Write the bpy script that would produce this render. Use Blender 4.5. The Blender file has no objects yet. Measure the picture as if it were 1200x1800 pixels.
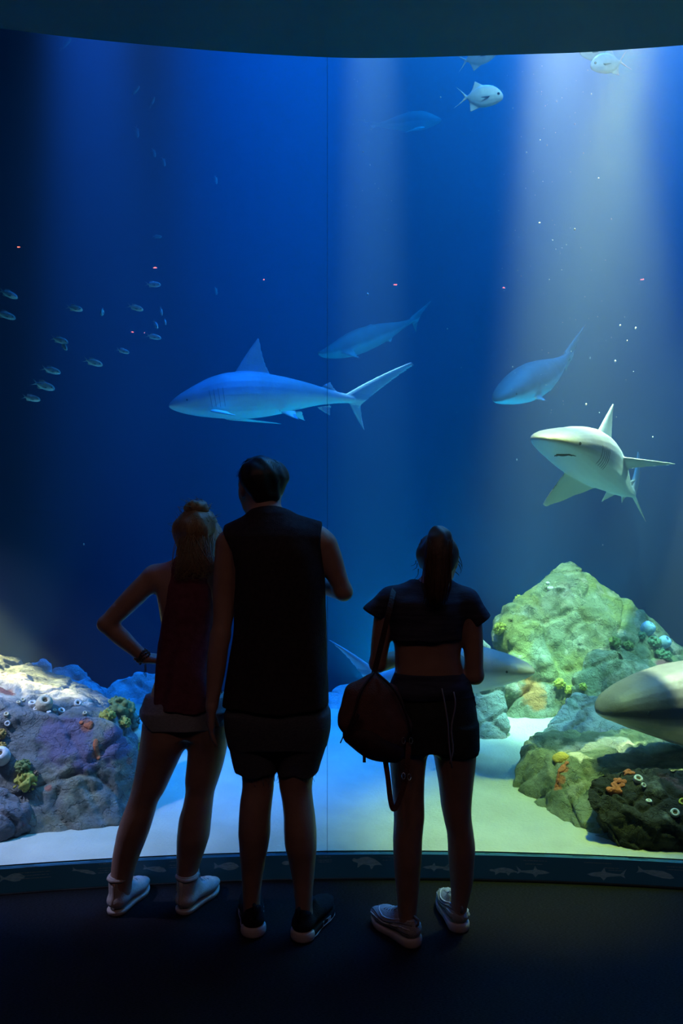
import bpy, bmesh, math, random
import numpy as np
from mathutils import Vector, noise as mnoise

# ------------------------------------------------------------------ camera, world, lights, exposure
SC = bpy.context.scene
COL = SC.collection
F = 1300.0                    # focal length in pixels of the 1200 x 1800 frame
EYE = 1.62                    # eye height above the carpet

cam = bpy.data.cameras.new('camera')
cam.sensor_fit = 'VERTICAL'
cam.sensor_height = 36.0
cam.lens = 36.0 * F / 1800.0
cam.clip_end = 60
cam_o = bpy.data.objects.new('camera', cam)
cam_o.location = (0, 0, EYE)
cam_o.rotation_euler = (math.pi / 2, 0, 0)
COL.objects.link(cam_o)
SC.camera = cam_o

world = bpy.data.worlds.new('world')
SC.world = world
world.use_nodes = True
world.node_tree.nodes['Background'].inputs[0].default_value = (0.0, 0.0, 0.0, 1)
world.node_tree.nodes['Background'].inputs[1].default_value = 0.0

SC.view_settings.view_transform = 'Standard'
SC.view_settings.look = 'None'
SC.view_settings.exposure = 0.12
SC.view_settings.gamma = 1.0
SC.view_settings.use_curve_mapping = False
SC.cycles.use_denoising = True
SC.cycles.max_bounces = 5
SC.cycles.diffuse_bounces = 2
SC.cycles.glossy_bounces = 2
SC.cycles.volume_bounces = 0
SC.cycles.transparent_max_bounces = 8
SC.cycles.sample_clamp_indirect = 0.0
SC.cycles.caustics_reflective = False
SC.cycles.caustics_refractive = False


def aim(o, target):
    d = Vector(target) - o.location
    o.rotation_euler = d.to_track_quat('-Z', 'Y').to_euler()


def spot(name, loc, target, color, watt, half_deg, blend=0.5, size=0.06):
    l = bpy.data.lights.new(name, 'SPOT')
    l.color = color
    l.energy = watt
    l.spot_size = math.radians(half_deg * 2)
    l.spot_blend = blend
    l.shadow_soft_size = size
    o = bpy.data.objects.new(name, l)
    o.location = loc
    aim(o, target)
    COL.objects.link(o)
    return o


def area(name, loc, target, color, watt, sx, sy, spread=180):
    l = bpy.data.lights.new(name, 'AREA')
    l.shape = 'RECTANGLE'
    l.size, l.size_y = sx, sy
    l.color = color
    l.energy = watt
    l.spread = math.radians(spread)
    o = bpy.data.objects.new(name, l)
    o.location = loc
    aim(o, target)
    COL.objects.link(o)
    return o


# tank lamps, mostly overhead; the fill lights are added and unseen
area('tank_ambient_light', (4.0, 7.0, 8.8), (4.0, 7.0, 0), (0.0, 0.30, 1.0), 800, 7, 4.5, 110)
spot('shaft_light', (1.43, 5.15, 11.5), (1.43, 5.15, 0), (1.0, 0.56, 0.54), 40000, 2.8, 0.7, 0.10)
spot('second_shaft_light', (0.27, 6.6, 11.5), (0.27, 6.6, 0), (1.0, 0.56, 0.52), 50000, 2.8, 0.8, 0.10)
spot('shark_key_light', (2.2, 4.4, 6.4), (1.70, 4.9, 1.9), (1.0, 0.72, 0.60), 4600, 6.5, 0.6, 0.10)
spot('rock_key_light', (1.2, 4.2, 5.6), (2.00, 5.4, 0.5), (1.0, 0.60, 0.30), 7600, 13, 0.5, 0.10)
spot('rock_fill_light', (3.7, 4.4, 5.0), (1.80, 5.2, 0.4), (0.90, 0.76, 0.46), 2300, 13, 0.6, 0.10)
spot('boulder_key_light', (-3.6, 4.7, 2.4), (-1.84, 4.2, 0.60), (1.0, 0.52, 0.24), 6000, 7.0, 0.7, 0.05)
spot('sand_light', (1.6, 3.9, 4.6), (0.85, 3.58, 0.1), (1.0, 0.74, 0.10), 1700, 12, 0.9, 0.10)
spot('ledge_key_light', (0.95, 3.9, 8.8), (1.42, 4.22, 0.3), (1.0, 0.34, 0.14), 26000, 3.0, 0.5, 0.05)
spot('patch_light', (2.6, 4.3, 4.6), (1.90, 4.0, 0.7), (1.0, 0.60, 0.30), 9000, 4.2, 0.25, 0.03)
spot('blue_flood_light', (-0.45, 5.0, 11.5), (-0.45, 5.0, 0.4), (0.0, 0.17, 1.0), 29000, 8.0, 0.9, 0.20)
spot('belly_fill_light', (-0.75, 5.25, 0.10), (-0.80, 6.05, 2.6), (0.75, 1.0, 0.80), 42, 22, 0.8, 0.05)  # added unseen uplight at the sand for the shark's belly
spot('violet_flood_light', (-0.9, 3.7, 7.5), (-1.35, 3.8, 0.3), (0.40, 0.42, 1.0), 1500, 8.5, 0.9, 0.12)
spot('side_fill_light', (-2.45, 3.10, 2.1), (-1.30, 3.70, 0.35), (0.66, 0.54, 0.90), 270, 24, 0.8, 0.06)  # added unseen lamp that brightens the boulder front
area('front_fill_light', (1.6, 3.75, 5.4), (1.6, 5.5, 0.6), (0.35, 0.72, 1.0), 25, 2.5, 0.3, 120)
spot('far_rock_light', (-2.3, 6.3, 11.5), (-2.0, 6.5, 0.0), (0.0, 0.18, 1.0), 30000, 4.6, 0.9, 0.15)
spot('school_fill_light', (-2.3, 5.1, 0.25), (-2.15, 5.7, 2.9), (0.30, 0.75, 1.0), 75, 26, 0.9, 0.05)  # added unseen uplight for the undersides of the school
spot('reef_fill_light', (2.3, 7.2, 0.2), (1.7, 6.9, 4.0), (0.0, 0.55, 1.0), 320, 62, 1.0, 0.05)  # added unseen pair that lifts the teal glow of the low water
spot('reef_fill_light', (0.5, 7.2, -0.3), (0.5, 6.9, 4.0), (0.0, 0.50, 1.0), 260, 62, 1.0, 0.05)
# added unseen fills in the hall tint its ceiling
spot('ceiling_fill_light', (3.6, 0.2, 2.7), (0.9, 2.7, 3.63), (0.0, 0.75, 1.0), 85, 30, 1.0, 0.02)
spot('ceiling_fill_light', (-3.6, 0.2, 2.7), (-1.0, 2.7, 3.63), (0.0, 0.16, 1.0), 50, 30, 1.0, 0.02)

# ------------------------------------------------------------------ helpers
def V(px, py, y):
    """world point that stands y metres in front of the eye at a pixel of the frame"""
    return np.array([(px - 600.0) / F * y, y, EYE - (py - 900.0) / F * y])


def mat(name, col, rough=0.6, col2=None, scale=8.0, detail=4.0, bump=0.0, bscale=40.0, spec=0.3, metal=0.0,
        lo=0.35, hi=0.65, dist=0.0, stretch=None, coat=0.0, sheen=0.0):
    m = bpy.data.materials.new(name)
    m.use_nodes = True
    nt = m.node_tree
    b = nt.nodes['Principled BSDF']
    b.inputs['Roughness'].default_value = rough
    b.inputs['Metallic'].default_value = metal
    b.inputs['Specular IOR Level'].default_value = spec
    b.inputs['Coat Weight'].default_value = coat
    b.inputs['Sheen Weight'].default_value = sheen
    tc = nt.nodes.new('ShaderNodeTexCoord')
    mp = nt.nodes.new('ShaderNodeMapping')
    nt.links.new(tc.outputs['Object'], mp.inputs[0])
    if stretch:
        mp.inputs['Scale'].default_value = stretch
    m['mp'] = mp.name
    if col2 is None:
        col2 = tuple(c * 0.8 for c in col)
    n = nt.nodes.new('ShaderNodeTexNoise')
    n.inputs['Scale'].default_value = scale
    n.inputs['Detail'].default_value = detail
    n.inputs['Distortion'].default_value = dist
    nt.links.new(mp.outputs[0], n.inputs['Vector'])
    r = nt.nodes.new('ShaderNodeValToRGB')
    r.color_ramp.elements[0].position = lo
    r.color_ramp.elements[1].position = hi
    r.color_ramp.elements[0].color = (*col, 1)
    r.color_ramp.elements[1].color = (*col2, 1)
    nt.links.new(n.outputs['Fac'], r.inputs[0])
    nt.links.new(r.outputs[0], b.inputs['Base Color'])
    if bump:
        n2 = nt.nodes.new('ShaderNodeTexNoise')
        n2.inputs['Scale'].default_value = bscale
        n2.inputs['Detail'].default_value = 6
        nt.links.new(mp.outputs[0], n2.inputs['Vector'])
        bp = nt.nodes.new('ShaderNodeBump')
        bp.inputs['Strength'].default_value = bump
        bp.inputs['Distance'].default_value = 0.02
        nt.links.new(n2.outputs['Fac'], bp.inputs['Height'])
        nt.links.new(bp.outputs[0], b.inputs['Normal'])
    return m


def patch(m, col, scale, lo, hi, off=(0, 0, 0), detail=5.0):
    """mix one more patchy colour into a material"""
    nt = m.node_tree
    b = nt.nodes['Principled BSDF']
    src = b.inputs['Base Color'].links[0].from_socket
    tc = nt.nodes.new('ShaderNodeTexCoord')
    mp = nt.nodes.new('ShaderNodeMapping')
    mp.inputs['Location'].default_value = off
    nt.links.new(tc.outputs['Object'], mp.inputs[0])
    n = nt.nodes.new('ShaderNodeTexNoise')
    n.inputs['Scale'].default_value = scale
    n.inputs['Detail'].default_value = detail
    n.inputs['Roughness'].default_value = 0.62
    nt.links.new(mp.outputs[0], n.inputs['Vector'])
    r = nt.nodes.new('ShaderNodeMapRange')
    r.inputs['From Min'].default_value = lo
    r.inputs['From Max'].default_value = hi
    nt.links.new(n.outputs['Fac'], r.inputs['Value'])
    mx = nt.nodes.new('ShaderNodeMix')
    mx.data_type = 'RGBA'
    nt.links.new(r.outputs[0], mx.inputs['Factor'])
    nt.links.new(src, mx.inputs['A'])
    mx.inputs['B'].default_value = (*col, 1)
    nt.links.new(mx.outputs['Result'], b.inputs['Base Color'])
    return m


def spots(m, col, centres):
    """mix a colour into a material at places of its own: centres = [(object-space xyz, radius)]"""
    nt = m.node_tree
    b = nt.nodes['Principled BSDF']
    tc = nt.nodes.new('ShaderNodeTexCoord')
    n = nt.nodes.new('ShaderNodeTexNoise')
    n.inputs['Scale'].default_value = 11
    n.inputs['Detail'].default_value = 6
    n.inputs['Roughness'].default_value = 0.65
    nt.links.new(tc.outputs['Object'], n.inputs['Vector'])
    for c, rad in centres:
        src = b.inputs['Base Color'].links[0].from_socket
        d = nt.nodes.new('ShaderNodeVectorMath')
        d.operation = 'DISTANCE'
        nt.links.new(tc.outputs['Object'], d.inputs[0])
        d.inputs[1].default_value = tuple(c)
        a = nt.nodes.new('ShaderNodeMath')          # distance + rad * 1.6 * noise
        a.operation = 'MULTIPLY_ADD'
        nt.links.new(n.outputs['Fac'], a.inputs[0])
        a.inputs[1].default_value = rad * 1.8
        nt.links.new(d.outputs['Value'], a.inputs[2])
        r = nt.nodes.new('ShaderNodeMapRange')
        r.inputs['From Min'].default_value = rad * 2.0
        r.inputs['From Max'].default_value = rad * 1.6
        nt.links.new(a.outputs[0], r.inputs['Value'])
        mx = nt.nodes.new('ShaderNodeMix')
        mx.data_type = 'RGBA'
        nt.links.new(r.outputs[0], mx.inputs['Factor'])
        nt.links.new(src, mx.inputs['A'])
        mx.inputs['B'].default_value = (*col, 1)
        nt.links.new(mx.outputs['Result'], b.inputs['Base Color'])
    return m


def tag(o, label=None, cat=None, group=None, kind=None):
    if label: o['label'] = label
    if cat: o['category'] = cat
    if group: o['group'] = group
    if kind: o['kind'] = kind
    return o


def empty(name, loc, label, cat, group=None):
    o = bpy.data.objects.new(name, None)
    o.empty_display_size = 0.1
    o.location = tuple(loc)
    COL.objects.link(o)
    return tag(o, label, cat, group)


def mesh_obj(name, verts, faces, m, parent=None, smooth=True, wp=True):
    """link one mesh; verts are world points and the object's origin goes to its parent (or to its own middle)"""
    verts = np.asarray(verts, dtype=float)
    if parent is not None:
        org = np.array(parent['origin']) if 'origin' in parent else np.array(parent.location)
        loc = (0, 0, 0)
    else:
        org = np.array([*((verts.min(0) + verts.max(0)) / 2)])
        org[2] = verts[:, 2].min()
        loc = tuple(org)
    me = bpy.data.meshes.new(name)
    fl = faces.tolist() if isinstance(faces, np.ndarray) else faces
    me.from_pydata((verts - org).tolist(), [], fl)
    if smooth:
        me.polygons.foreach_set('use_smooth', np.ones(len(me.polygons), dtype=bool))
    me.validate()
    me.update()
    if m is not None:
        me.materials.append(m)
    o = bpy.data.objects.new(name, me)
    COL.objects.link(o)
    if parent is not None:
        o.parent = parent
        o['origin'] = [float(v) for v in org]
    o.location = loc
    if parent is None:
        o['origin'] = [float(v) for v in org]
    return o


def clean_props():
    for o in bpy.data.objects:
        if 'origin' in o:
            del o['origin']
    for m in bpy.data.materials:
        if 'mp' in m:
            del m['mp']


def fix_normals(o):
    bm = bmesh.new()
    bm.from_mesh(o.data)
    bmesh.ops.recalc_face_normals(bm, faces=bm.faces)
    bm.to_mesh(o.data)
    bm.free()


class MB:
    """collects shapes (world points) into one mesh"""
    def __init__(self):
        self.v, self.f = [], []

    def add(self, v, f):
        n = len(self.v)
        self.v += [tuple(p) for p in v]
        self.f += [tuple(i + n for i in q) for q in f]

    def box(self, lo, hi):
        x0, y0, z0 = lo
        x1, y1, z1 = hi
        self.add([(x0, y0, z0), (x1, y0, z0), (x1, y1, z0), (x0, y1, z0), (x0, y0, z1), (x1, y0, z1), (x1, y1, z1), (x0, y1, z1)],
                 [(0, 3, 2, 1), (4, 5, 6, 7), (0, 1, 5, 4), (1, 2, 6, 5), (2, 3, 7, 6), (3, 0, 4, 7)])

    def tube(self, pts, rad, n=8, flat=None):
        """swept tube; rad a number or one per point; flat = (direction, factor) flattens the section"""
        P = [np.array(p, float) for p in pts]
        R = [rad] * len(P) if np.isscalar(rad) else list(rad)
        rings = []
        up = None
        for i, p in enumerate(P):
            t = P[min(i + 1, len(P) - 1)] - P[max(i - 1, 0)]
            t = t / (np.linalg.norm(t) + 1e-12)
            if up is None:
                a = np.array([0, 0, 1.0]) if abs(t[2]) < 0.9 else np.array([0, 1.0, 0])
                up = np.cross(t, a)
            up = up - t * np.dot(up, t)
            up /= np.linalg.norm(up) + 1e-12
            w = np.cross(t, up)
            ring = []
            for k in range(n):
                a = 2 * math.pi * k / n
                o = up * math.cos(a) + w * math.sin(a)
                if flat is not None:
                    d = np.array(flat[0], float)
                    o = o - d * np.dot(o, d) * (1 - flat[1])
                ring.append(p + o * R[i])
            rings.append(ring)
        v = [q for r in rings for q in r]
        f = []
        for i in range(len(P) - 1):
            for k in range(n):
                a, b = i * n + k, i * n + (k + 1) % n
                f.append((a, b, b + n, a + n))
        f.append(tuple(range(n - 1, -1, -1)))
        f.append(tuple((len(P) - 1) * n + k for k in range(n)))
        self.add(v, f)

    def build(self, name, m, parent=None, smooth=True):
        return mesh_obj(name, self.v, self.f, m, parent, smooth)


def spline(pts, n):
    """Catmull-Rom through points, n samples"""
    P = np.array(pts, float)
    P = np.vstack([2 * P[0] - P[1], P, 2 * P[-1] - P[-2]])
    m = len(P) - 3
    out = []
    for t in np.linspace(0, m, n):
        i = min(int(t), m - 1)
        u = t - i
        a, b, c, d = P[i], P[i + 1], P[i + 2], P[i + 3]
        out.append(0.5 * (2 * b + (c - a) * u + (2 * a - 5 * b + 4 * c - d) * u * u + (3 * b - a - 3 * c + d) * u ** 3))
    return np.array(out)


def voxel(verts, faces, size, smooth=2, adapt=0.0):
    """union of closed shells as one continuous skin"""
    me = bpy.data.meshes.new('tmp')
    me.from_pydata([tuple(p) for p in verts], [], [tuple(q) for q in faces])
    me.update()
    bm = bmesh.new()
    bm.from_mesh(me)
    bmesh.ops.recalc_face_normals(bm, faces=bm.faces)
    bm.to_mesh(me)
    bm.free()
    o = bpy.data.objects.new('tmp', me)
    COL.objects.link(o)
    r = o.modifiers.new('r', 'REMESH')
    r.mode = 'VOXEL'
    r.voxel_size = size
    r.adaptivity = adapt
    if smooth:
        s = o.modifiers.new('s', 'SMOOTH')
        s.factor = 0.5
        s.iterations = smooth
    dg = bpy.context.evaluated_depsgraph_get()
    e = o.evaluated_get(dg)
    m2 = e.to_mesh()
    n = len(m2.vertices)
    v = np.empty(n * 3)
    m2.vertices.foreach_get('co', v)
    f = [tuple(p.vertices) for p in m2.polygons]
    e.to_mesh_clear()
    bpy.data.objects.remove(o)
    bpy.data.meshes.remove(me)
    return v.reshape(-1, 3), f


# ---- signed distance bodies -------------------------------------------------------------------
def smin(a, b, k):
    h = np.maximum(k - np.abs(a - b), 0) / k
    return np.minimum(a, b) - h * h * k * 0.25


class Field:
    """a solid grown from smoothly joined shapes; meshed by surface nets"""
    def __init__(self, lo, hi, h):
        self.h = h
        self.lo = np.array(lo, float)
        n = np.ceil((np.array(hi) - self.lo) / h).astype(int) + 1
        self.x = (self.lo[0] + np.arange(n[0]) * h)
        self.y = (self.lo[1] + np.arange(n[1]) * h)
        self.z = (self.lo[2] + np.arange(n[2]) * h)
        self.D = np.full(tuple(n), 0.5, dtype=np.float32)

    def _sl(self, lo, hi):
        s = []
        for a, l, u in zip((self.x, self.y, self.z), lo, hi):
            i0 = int(np.clip(np.floor((l - a[0]) / self.h), 0, len(a)))
            i1 = int(np.clip(np.ceil((u - a[0]) / self.h) + 1, 0, len(a)))
            s.append(slice(i0, i1))
        return tuple(s)

    def _grid(self, s):
        return (self.x[s[0]][:, None, None], self.y[s[1]][None, :, None], self.z[s[2]][None, None, :])

    def _put(self, s, d, k):
        d = d.astype(np.float32)
        if k < 0:                               # carve
            self.D[s] = -smin(-self.D[s], d, -k)
        elif k == 0:
            self.D[s] = np.minimum(self.D[s], d)
        else:
            self.D[s] = smin(self.D[s], d, k)

    def cone(self, a, b, ra, rb, k=0.03, flat=None):
        """tapered capsule; flat = (direction, factor)"""
        a, b = np.array(a, float), np.array(b, float)
        m = max(ra, rb) + abs(k) + 0.03
        s = self._sl(np.minimum(a, b) - m, np.maximum(a, b) + m)
        X, Y, Z = self._grid(s)
        px, py, pz = X - a[0], Y - a[1], Z - a[2]
        ba = b - a
        if flat is not None:
            u = np.array(flat[0], float)
            u /= np.linalg.norm(u)
            g = 1 / flat[1] - 1
            t = (px * u[0] + py * u[1] + pz * u[2]) * g
            px, py, pz = px + u[0] * t, py + u[1] * t, pz + u[2] * t
            ba = ba + u * np.dot(ba, u) * g
        L = np.dot(ba, ba) + 1e-12
        t = np.clip((px * ba[0] + py * ba[1] + pz * ba[2]) / L, 0, 1)
        d = np.sqrt((px - ba[0] * t) ** 2 + (py - ba[1] * t) ** 2 + (pz - ba[2] * t) ** 2) - (ra + (rb - ra) * t)
        if flat is not None:
            d = d * (0.5 + 0.5 * flat[1])
        self._put(s, d, k)

    def chain(self, pts, rads, k=0.03, flat=None, n=7):
        """a limb along a smooth path, joined to the rest by k"""
        C = spline([(*p, r) for p, r in zip(pts, rads)], (len(pts) - 1) * n + 1)
        tmp = Field.__new__(Field)
        m = max(rads) + abs(k) + 0.04
        s = self._sl(C[:, :3].min(0) - m, C[:, :3].max(0) + m)
        tmp.h, tmp.lo = self.h, np.array([self.x[s[0]][0], self.y[s[1]][0], self.z[s[2]][0]])
        tmp.x, tmp.y, tmp.z = self.x[s[0]], self.y[s[1]], self.z[s[2]]
        tmp.D = np.full((len(tmp.x), len(tmp.y), len(tmp.z)), 0.5, np.float32)
        for i in range(len(C) - 1):
            tmp.cone(C[i, :3], C[i + 1, :3], C[i, 3], C[i + 1, 3], 0, flat)
        # a cheap bound far away so that the join stays smooth
        self._put(s, tmp.D, k)

    def ball(self, c, r, k=0.02):
        """ellipsoid with radii r"""
        c, r = np.array(c, float), np.array(r, float)
        m = abs(k) + 0.03
        s = self._sl(c - r - m, c + r + m)
        X, Y, Z = self._grid(s)
        X, Y, Z = X - c[0], Y - c[1], Z - c[2]
        q = np.sqrt((X / r[0]) ** 2 + (Y / r[1]) ** 2 + (Z / r[2]) ** 2)
        q2 = np.sqrt((X / r[0] ** 2) ** 2 + (Y / r[1] ** 2) ** 2 + (Z / r[2] ** 2) ** 2) + 1e-9
        self._put(s, q * (q - 1) / q2, k)

    def stack(self, rows, k=0.03, power=2.2, wob=None, grow=0.0):
        """rows of (z, cx, cy, rx, ry): a solid with an oval section at every height"""
        R = np.array(sorted(rows), float)
        z = R[:, 0]
        m = abs(k) + 0.03 + grow
        lo = [(R[:, 1] - R[:, 3]).min() - m, (R[:, 2] - R[:, 4]).min() - m, z[0] - m]
        hi = [(R[:, 1] + R[:, 3]).max() + m, (R[:, 2] + R[:, 4]).max() + m, z[-1] + m]
        s = self._sl(lo, hi)
        X, Y, Z = self._grid(s)
        zz = np.clip(self.z[s[2]], z[0], z[-1])
        c = [hermite(z, R[:, j], zz)[None, None, :] for j in range(1, 5)]
        ax, ay = np.abs(X - c[0]) / (c[2] + grow), np.abs(Y - c[1]) / (c[3] + grow)
        q = (ax ** power + ay ** power) ** (1 / power)
        g = np.sqrt((ax / (c[2] + grow)) ** 2 + (ay / (c[3] + grow)) ** 2) / (np.sqrt(ax ** 2 + ay ** 2) + 1e-6) + 1e-6
        d = (q - 1) / g
        if wob is not None:
            d = d + wob(X, Y, Z)
        dz = np.maximum(z[0] - Z, Z - z[-1])
        d = np.sqrt(np.maximum(d, 0) ** 2 + np.maximum(dz, 0) ** 2) + np.minimum(np.maximum(d, dz), 0)
        self._put(s, d, k)

    def keep(self, fn, k=0.004):
        """cut away where fn > 0"""
        X, Y, Z = self._grid((slice(None),) * 3)
        self.D = (-smin(-self.D, -(fn(X, Y, Z).astype(np.float32) + 0 * self.D), k)).astype(np.float32)

    def push(self, fn):
        X, Y, Z = self._grid((slice(None),) * 3)
        self.D = (self.D + fn(X, Y, Z)).astype(np.float32)

    def at(self, p):
        i = [int(np.clip(round((p[k] - a[0]) / self.h), 0, len(a) - 1)) for k, a in enumerate((self.x, self.y, self.z))]
        return self.D[i[0], i[1], i[2]]

    def surf(self, p, d, far=0.12):
        """walk from p along d to the skin"""
        p, d = np.array(p, float), np.array(d, float)
        d = d / np.linalg.norm(d)
        for i in range(int(far / 0.001)):
            if self.at(p + d * i * 0.001) < 0:
                return p + d * i * 0.001
        return None

    def mesh(self):
        D = self.D
        D[0], D[-1], D[:, 0], D[:, -1], D[:, :, 0], D[:, :, -1] = (0.5,) * 6
        neg = D < 0
        cnt = np.zeros(tuple(np.array(D.shape) - 1), np.uint8)
        for i in (0, 1):
            for j in (0, 1):
                for l in (0, 1):
                    cnt += neg[i:D.shape[0] - 1 + i, j:D.shape[1] - 1 + j, l:D.shape[2] - 1 + l]
        act = np.argwhere((cnt > 0) & (cnt < 8))
        idx = np.full(cnt.shape, -1, np.int64)
        idx[act[:, 0], act[:, 1], act[:, 2]] = np.arange(len(act))
        acc = np.zeros((len(act), 3))
        num = np.zeros(len(act))
        C = [(i, j, l) for i in (0, 1) for j in (0, 1) for l in (0, 1)]
        val = {c: D[act[:, 0] + c[0], act[:, 1] + c[1], act[:, 2] + c[2]].astype(float) for c in C}
        for c in C:
            for ax in range(3):
                if c[ax] == 0:
                    e = list(c)
                    e[ax] = 1
                    e = tuple(e)
                    a, b = val[c], val[e]
                    m = (a < 0) != (b < 0)
                    t = np.where(m, a / np.where(m, a - b, 1), 0)
                    p = np.array(c, float)[None, :].repeat(len(act), 0)
                    p[:, ax] += t
                    acc += p * m[:, None]
                    num += m
        verts = self.lo + (act + acc / num[:, None]) * self.h
        quads = []
        for ax in range(3):
            u, w = (ax + 1) % 3, (ax + 2) % 3
            sl0 = [slice(None)] * 3
            sl1 = [slice(None)] * 3
            sl0[ax] = slice(0, -1)
            sl1[ax] = slice(1, None)
            a, b = neg[tuple(sl0)], neg[tuple(sl1)]
            for flip, msk in ((False, a & ~b), (True, ~a & b)):
                E = np.argwhere(msk)
                E = E[(E[:, u] > 0) & (E[:, w] > 0)]
                if not len(E):
                    continue
                q = []
                for du, dw in ((-1, -1), (0, -1), (0, 0), (-1, 0)):
                    G = E.copy()
                    G[:, u] += du
                    G[:, w] += dw
                    q.append(idx[G[:, 0], G[:, 1], G[:, 2]])
                q = np.stack(q, 1)
                if flip:
                    q = q[:, ::-1]
                quads.append(q)
        return verts, np.concatenate(quads)

    def build(self, name, m, parent=None):
        v, q = self.mesh()
        return mesh_obj(name, v, q, m, parent)


def hermite(x, y, t):
    """smooth monotone-ish interpolation"""
    x, y = np.asarray(x, float), np.asarray(y, float)
    if len(x) == 1:
        return np.full_like(t, y[0])
    d = np.diff(y) / np.diff(x)
    m = np.empty_like(y)
    m[0], m[-1] = d[0], d[-1]
    m[1:-1] = np.where(d[:-1] * d[1:] > 0, 2 * d[:-1] * d[1:] / (d[:-1] + d[1:] + 1e-12 * np.sign(d[:-1] + d[1:] + 1e-30)), 0)
    i = np.clip(np.searchsorted(x, t) - 1, 0, len(x) - 2)
    h = x[i + 1] - x[i]
    u = (t - x[i]) / h
    return ((2 * u ** 3 - 3 * u ** 2 + 1) * y[i] + (u ** 3 - 2 * u ** 2 + u) * h * m[i]
            + (-2 * u ** 3 + 3 * u ** 2) * y[i + 1] + (u ** 3 - u ** 2) * h * m[i + 1])


def wave(seed, freq, amp, stretch=(1, 1, 1), n=7):
    """cheap smooth noise for cloth folds: a sum of sines"""
    r = random.Random(seed)
    W = [(np.array([r.gauss(0, 1) * stretch[j] for j in range(3)]) * freq, r.uniform(0, 6.28)) for _ in range(n)]

    def fn(X, Y, Z):
        o = 0
        for w, p in W:
            o = o + np.sin(w[0] * X + w[1] * Y + w[2] * Z + p)
        return o * (amp / math.sqrt(n))
    return fn


def px_rows(rows, depth=1.0):
    """(py, px_left, px_right, y[, ry/rx]) measured rows -> stack rows"""
    out = []
    for r in rows:
        py, l, rr, y = r[:4]
        d = r[4] if len(r) > 4 else depth
        c = V((l + rr) / 2, py, y)
        rx = (rr - l) / 2 / F * y
        out.append((c[2], c[0], c[1], rx, rx * d))
    return out


# ------------------------------------------------------------------ the hall and the tank shell
M_carpet = mat('carpet', (0.016, 0.015, 0.017), 0.95, (0.034, 0.032, 0.035), 260, 4, 0.6, 420, 0.05, stretch=(0.35, 1.6, 1))
M_hall = mat('dark_paint', (0.02, 0.022, 0.028), 0.8, (0.016, 0.018, 0.023), 3)
M_soffit = mat('soffit_paint', (0.14, 0.17, 0.19), 0.6, (0.12, 0.15, 0.17), 2)
M_tank = mat('tank_blue_paint', (0.02, 0.06, 0.20), 0.8, (0.018, 0.05, 0.17), 1.2)
M_sand = mat('sand', (0.62, 0.58, 0.47), 0.9, (0.54, 0.50, 0.40), 5, 6, 0.25, 60, 0.1)
M_band = mat('printed_band', (0.05, 0.16, 0.24), 0.4, (0.055, 0.17, 0.25), 3, spec=0.3)
b_ = M_band.node_tree.nodes['Principled BSDF']          # weak glow added to brighten the band
b_.inputs['Emission Color'].default_value = (0.05, 0.42, 0.85, 1)
b_.inputs['Emission Strength'].default_value = 0.009
M_lip = mat('metal_lip', (0.35, 0.38, 0.4), 0.35, metal=0.8)
M_print_pale = mat('pale_print', (0.16, 0.21, 0.25), 0.4, (0.10, 0.15, 0.20), 30)
M_seam = mat('seam_bond', (0.03, 0.12, 0.28), 0.3)
M_seam.node_tree.nodes['Principled BSDF'].inputs['Alpha'].default_value = 0.55


def glass_y(x):
    return -6.583 + math.sqrt(9.862 ** 2 - (x - 0.198) ** 2)


def curved_slab(name, x0, x1, z0, z1, off0, off1, m, parent=None, n=40, yfun=glass_y):
    xs = np.linspace(x0, x1, n)
    v, f = [], []
    for x in xs:
        for off, z in ((off0, z0), (off0, z1), (off1, z1), (off1, z0)):
            v.append((x, yfun(x) + off, z))
    for i in range(n - 1):
        for k in range(4):
            a, b = i * 4 + k, i * 4 + (k + 1) % 4
            f.append((a, b, b + 4, a + 4))
    f.append((0, 1, 2, 3))
    e = (n - 1) * 4
    f.append((e + 3, e + 2, e + 1, e))
    o = mesh_obj(name, v, f, m, parent, smooth=False)
    fix_normals(o)
    return o


def box_obj(name, lo, hi, m, kind='structure'):
    b = MB()
    b.box(lo, hi)
    return tag(b.build(name, m, smooth=False), kind=kind)


BAND_TOP = 0.108
box_obj('floor', (-4.6, -4.0, -0.10), (4.6, 3.6, 0.0), M_carpet)
box_obj('wall_left', (-4.7, -4.0, 0), (-4.6, 1.95, 3.9), M_hall)
box_obj('wall_right', (4.6, -4.0, 0), (4.7, 1.95, 3.9), M_hall)
box_obj('wall_back', (-4.6, -4.1, 0), (4.6, -4.0, 3.9), M_hall)

# the ceiling slab ends in a curved edge just before the glass
edge_px = [(-900, -60), (-400, 5), (-150, 33), (0, 50), (130, 66), (315, 84), (460, 95), (600, 101.5), (700, 101.5), (800, 99), (900, 96),
           (1015, 92.5), (1100, 87), (1200, 79.5), (1400, 62), (1700, 30), (2300, -60)]
ed = [((px - 600) * 2.01 / (900 - py), 2.01 * F / (900 - py)) for px, py in edge_px]
ed = [(x, min(y, glass_y(x) - 0.004), 0) for x, y, _ in spline([(x, y, 0) for x, y in ed], 90)]
v, f = [], []
for p in ed:
    for y, z in ((-4.0, 3.63), (-4.0, 3.9), (p[1], 3.9), (p[1], 3.63)):
        v.append((p[0], y, z))
for i in range(len(ed) - 1):
    for k in range(4):
        a, b = i * 4 + k, i * 4 + (k + 1) % 4
        f.append((a, b, b + 4, a + 4))
f += [(0, 1, 2, 3), tuple((len(ed) - 1) * 4 + k for k in (3, 2, 1, 0))]
ceil_o = tag(mesh_obj('ceiling', v, f, M_soffit, smooth=False), kind='structure')
fix_normals(ceil_o)

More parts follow.
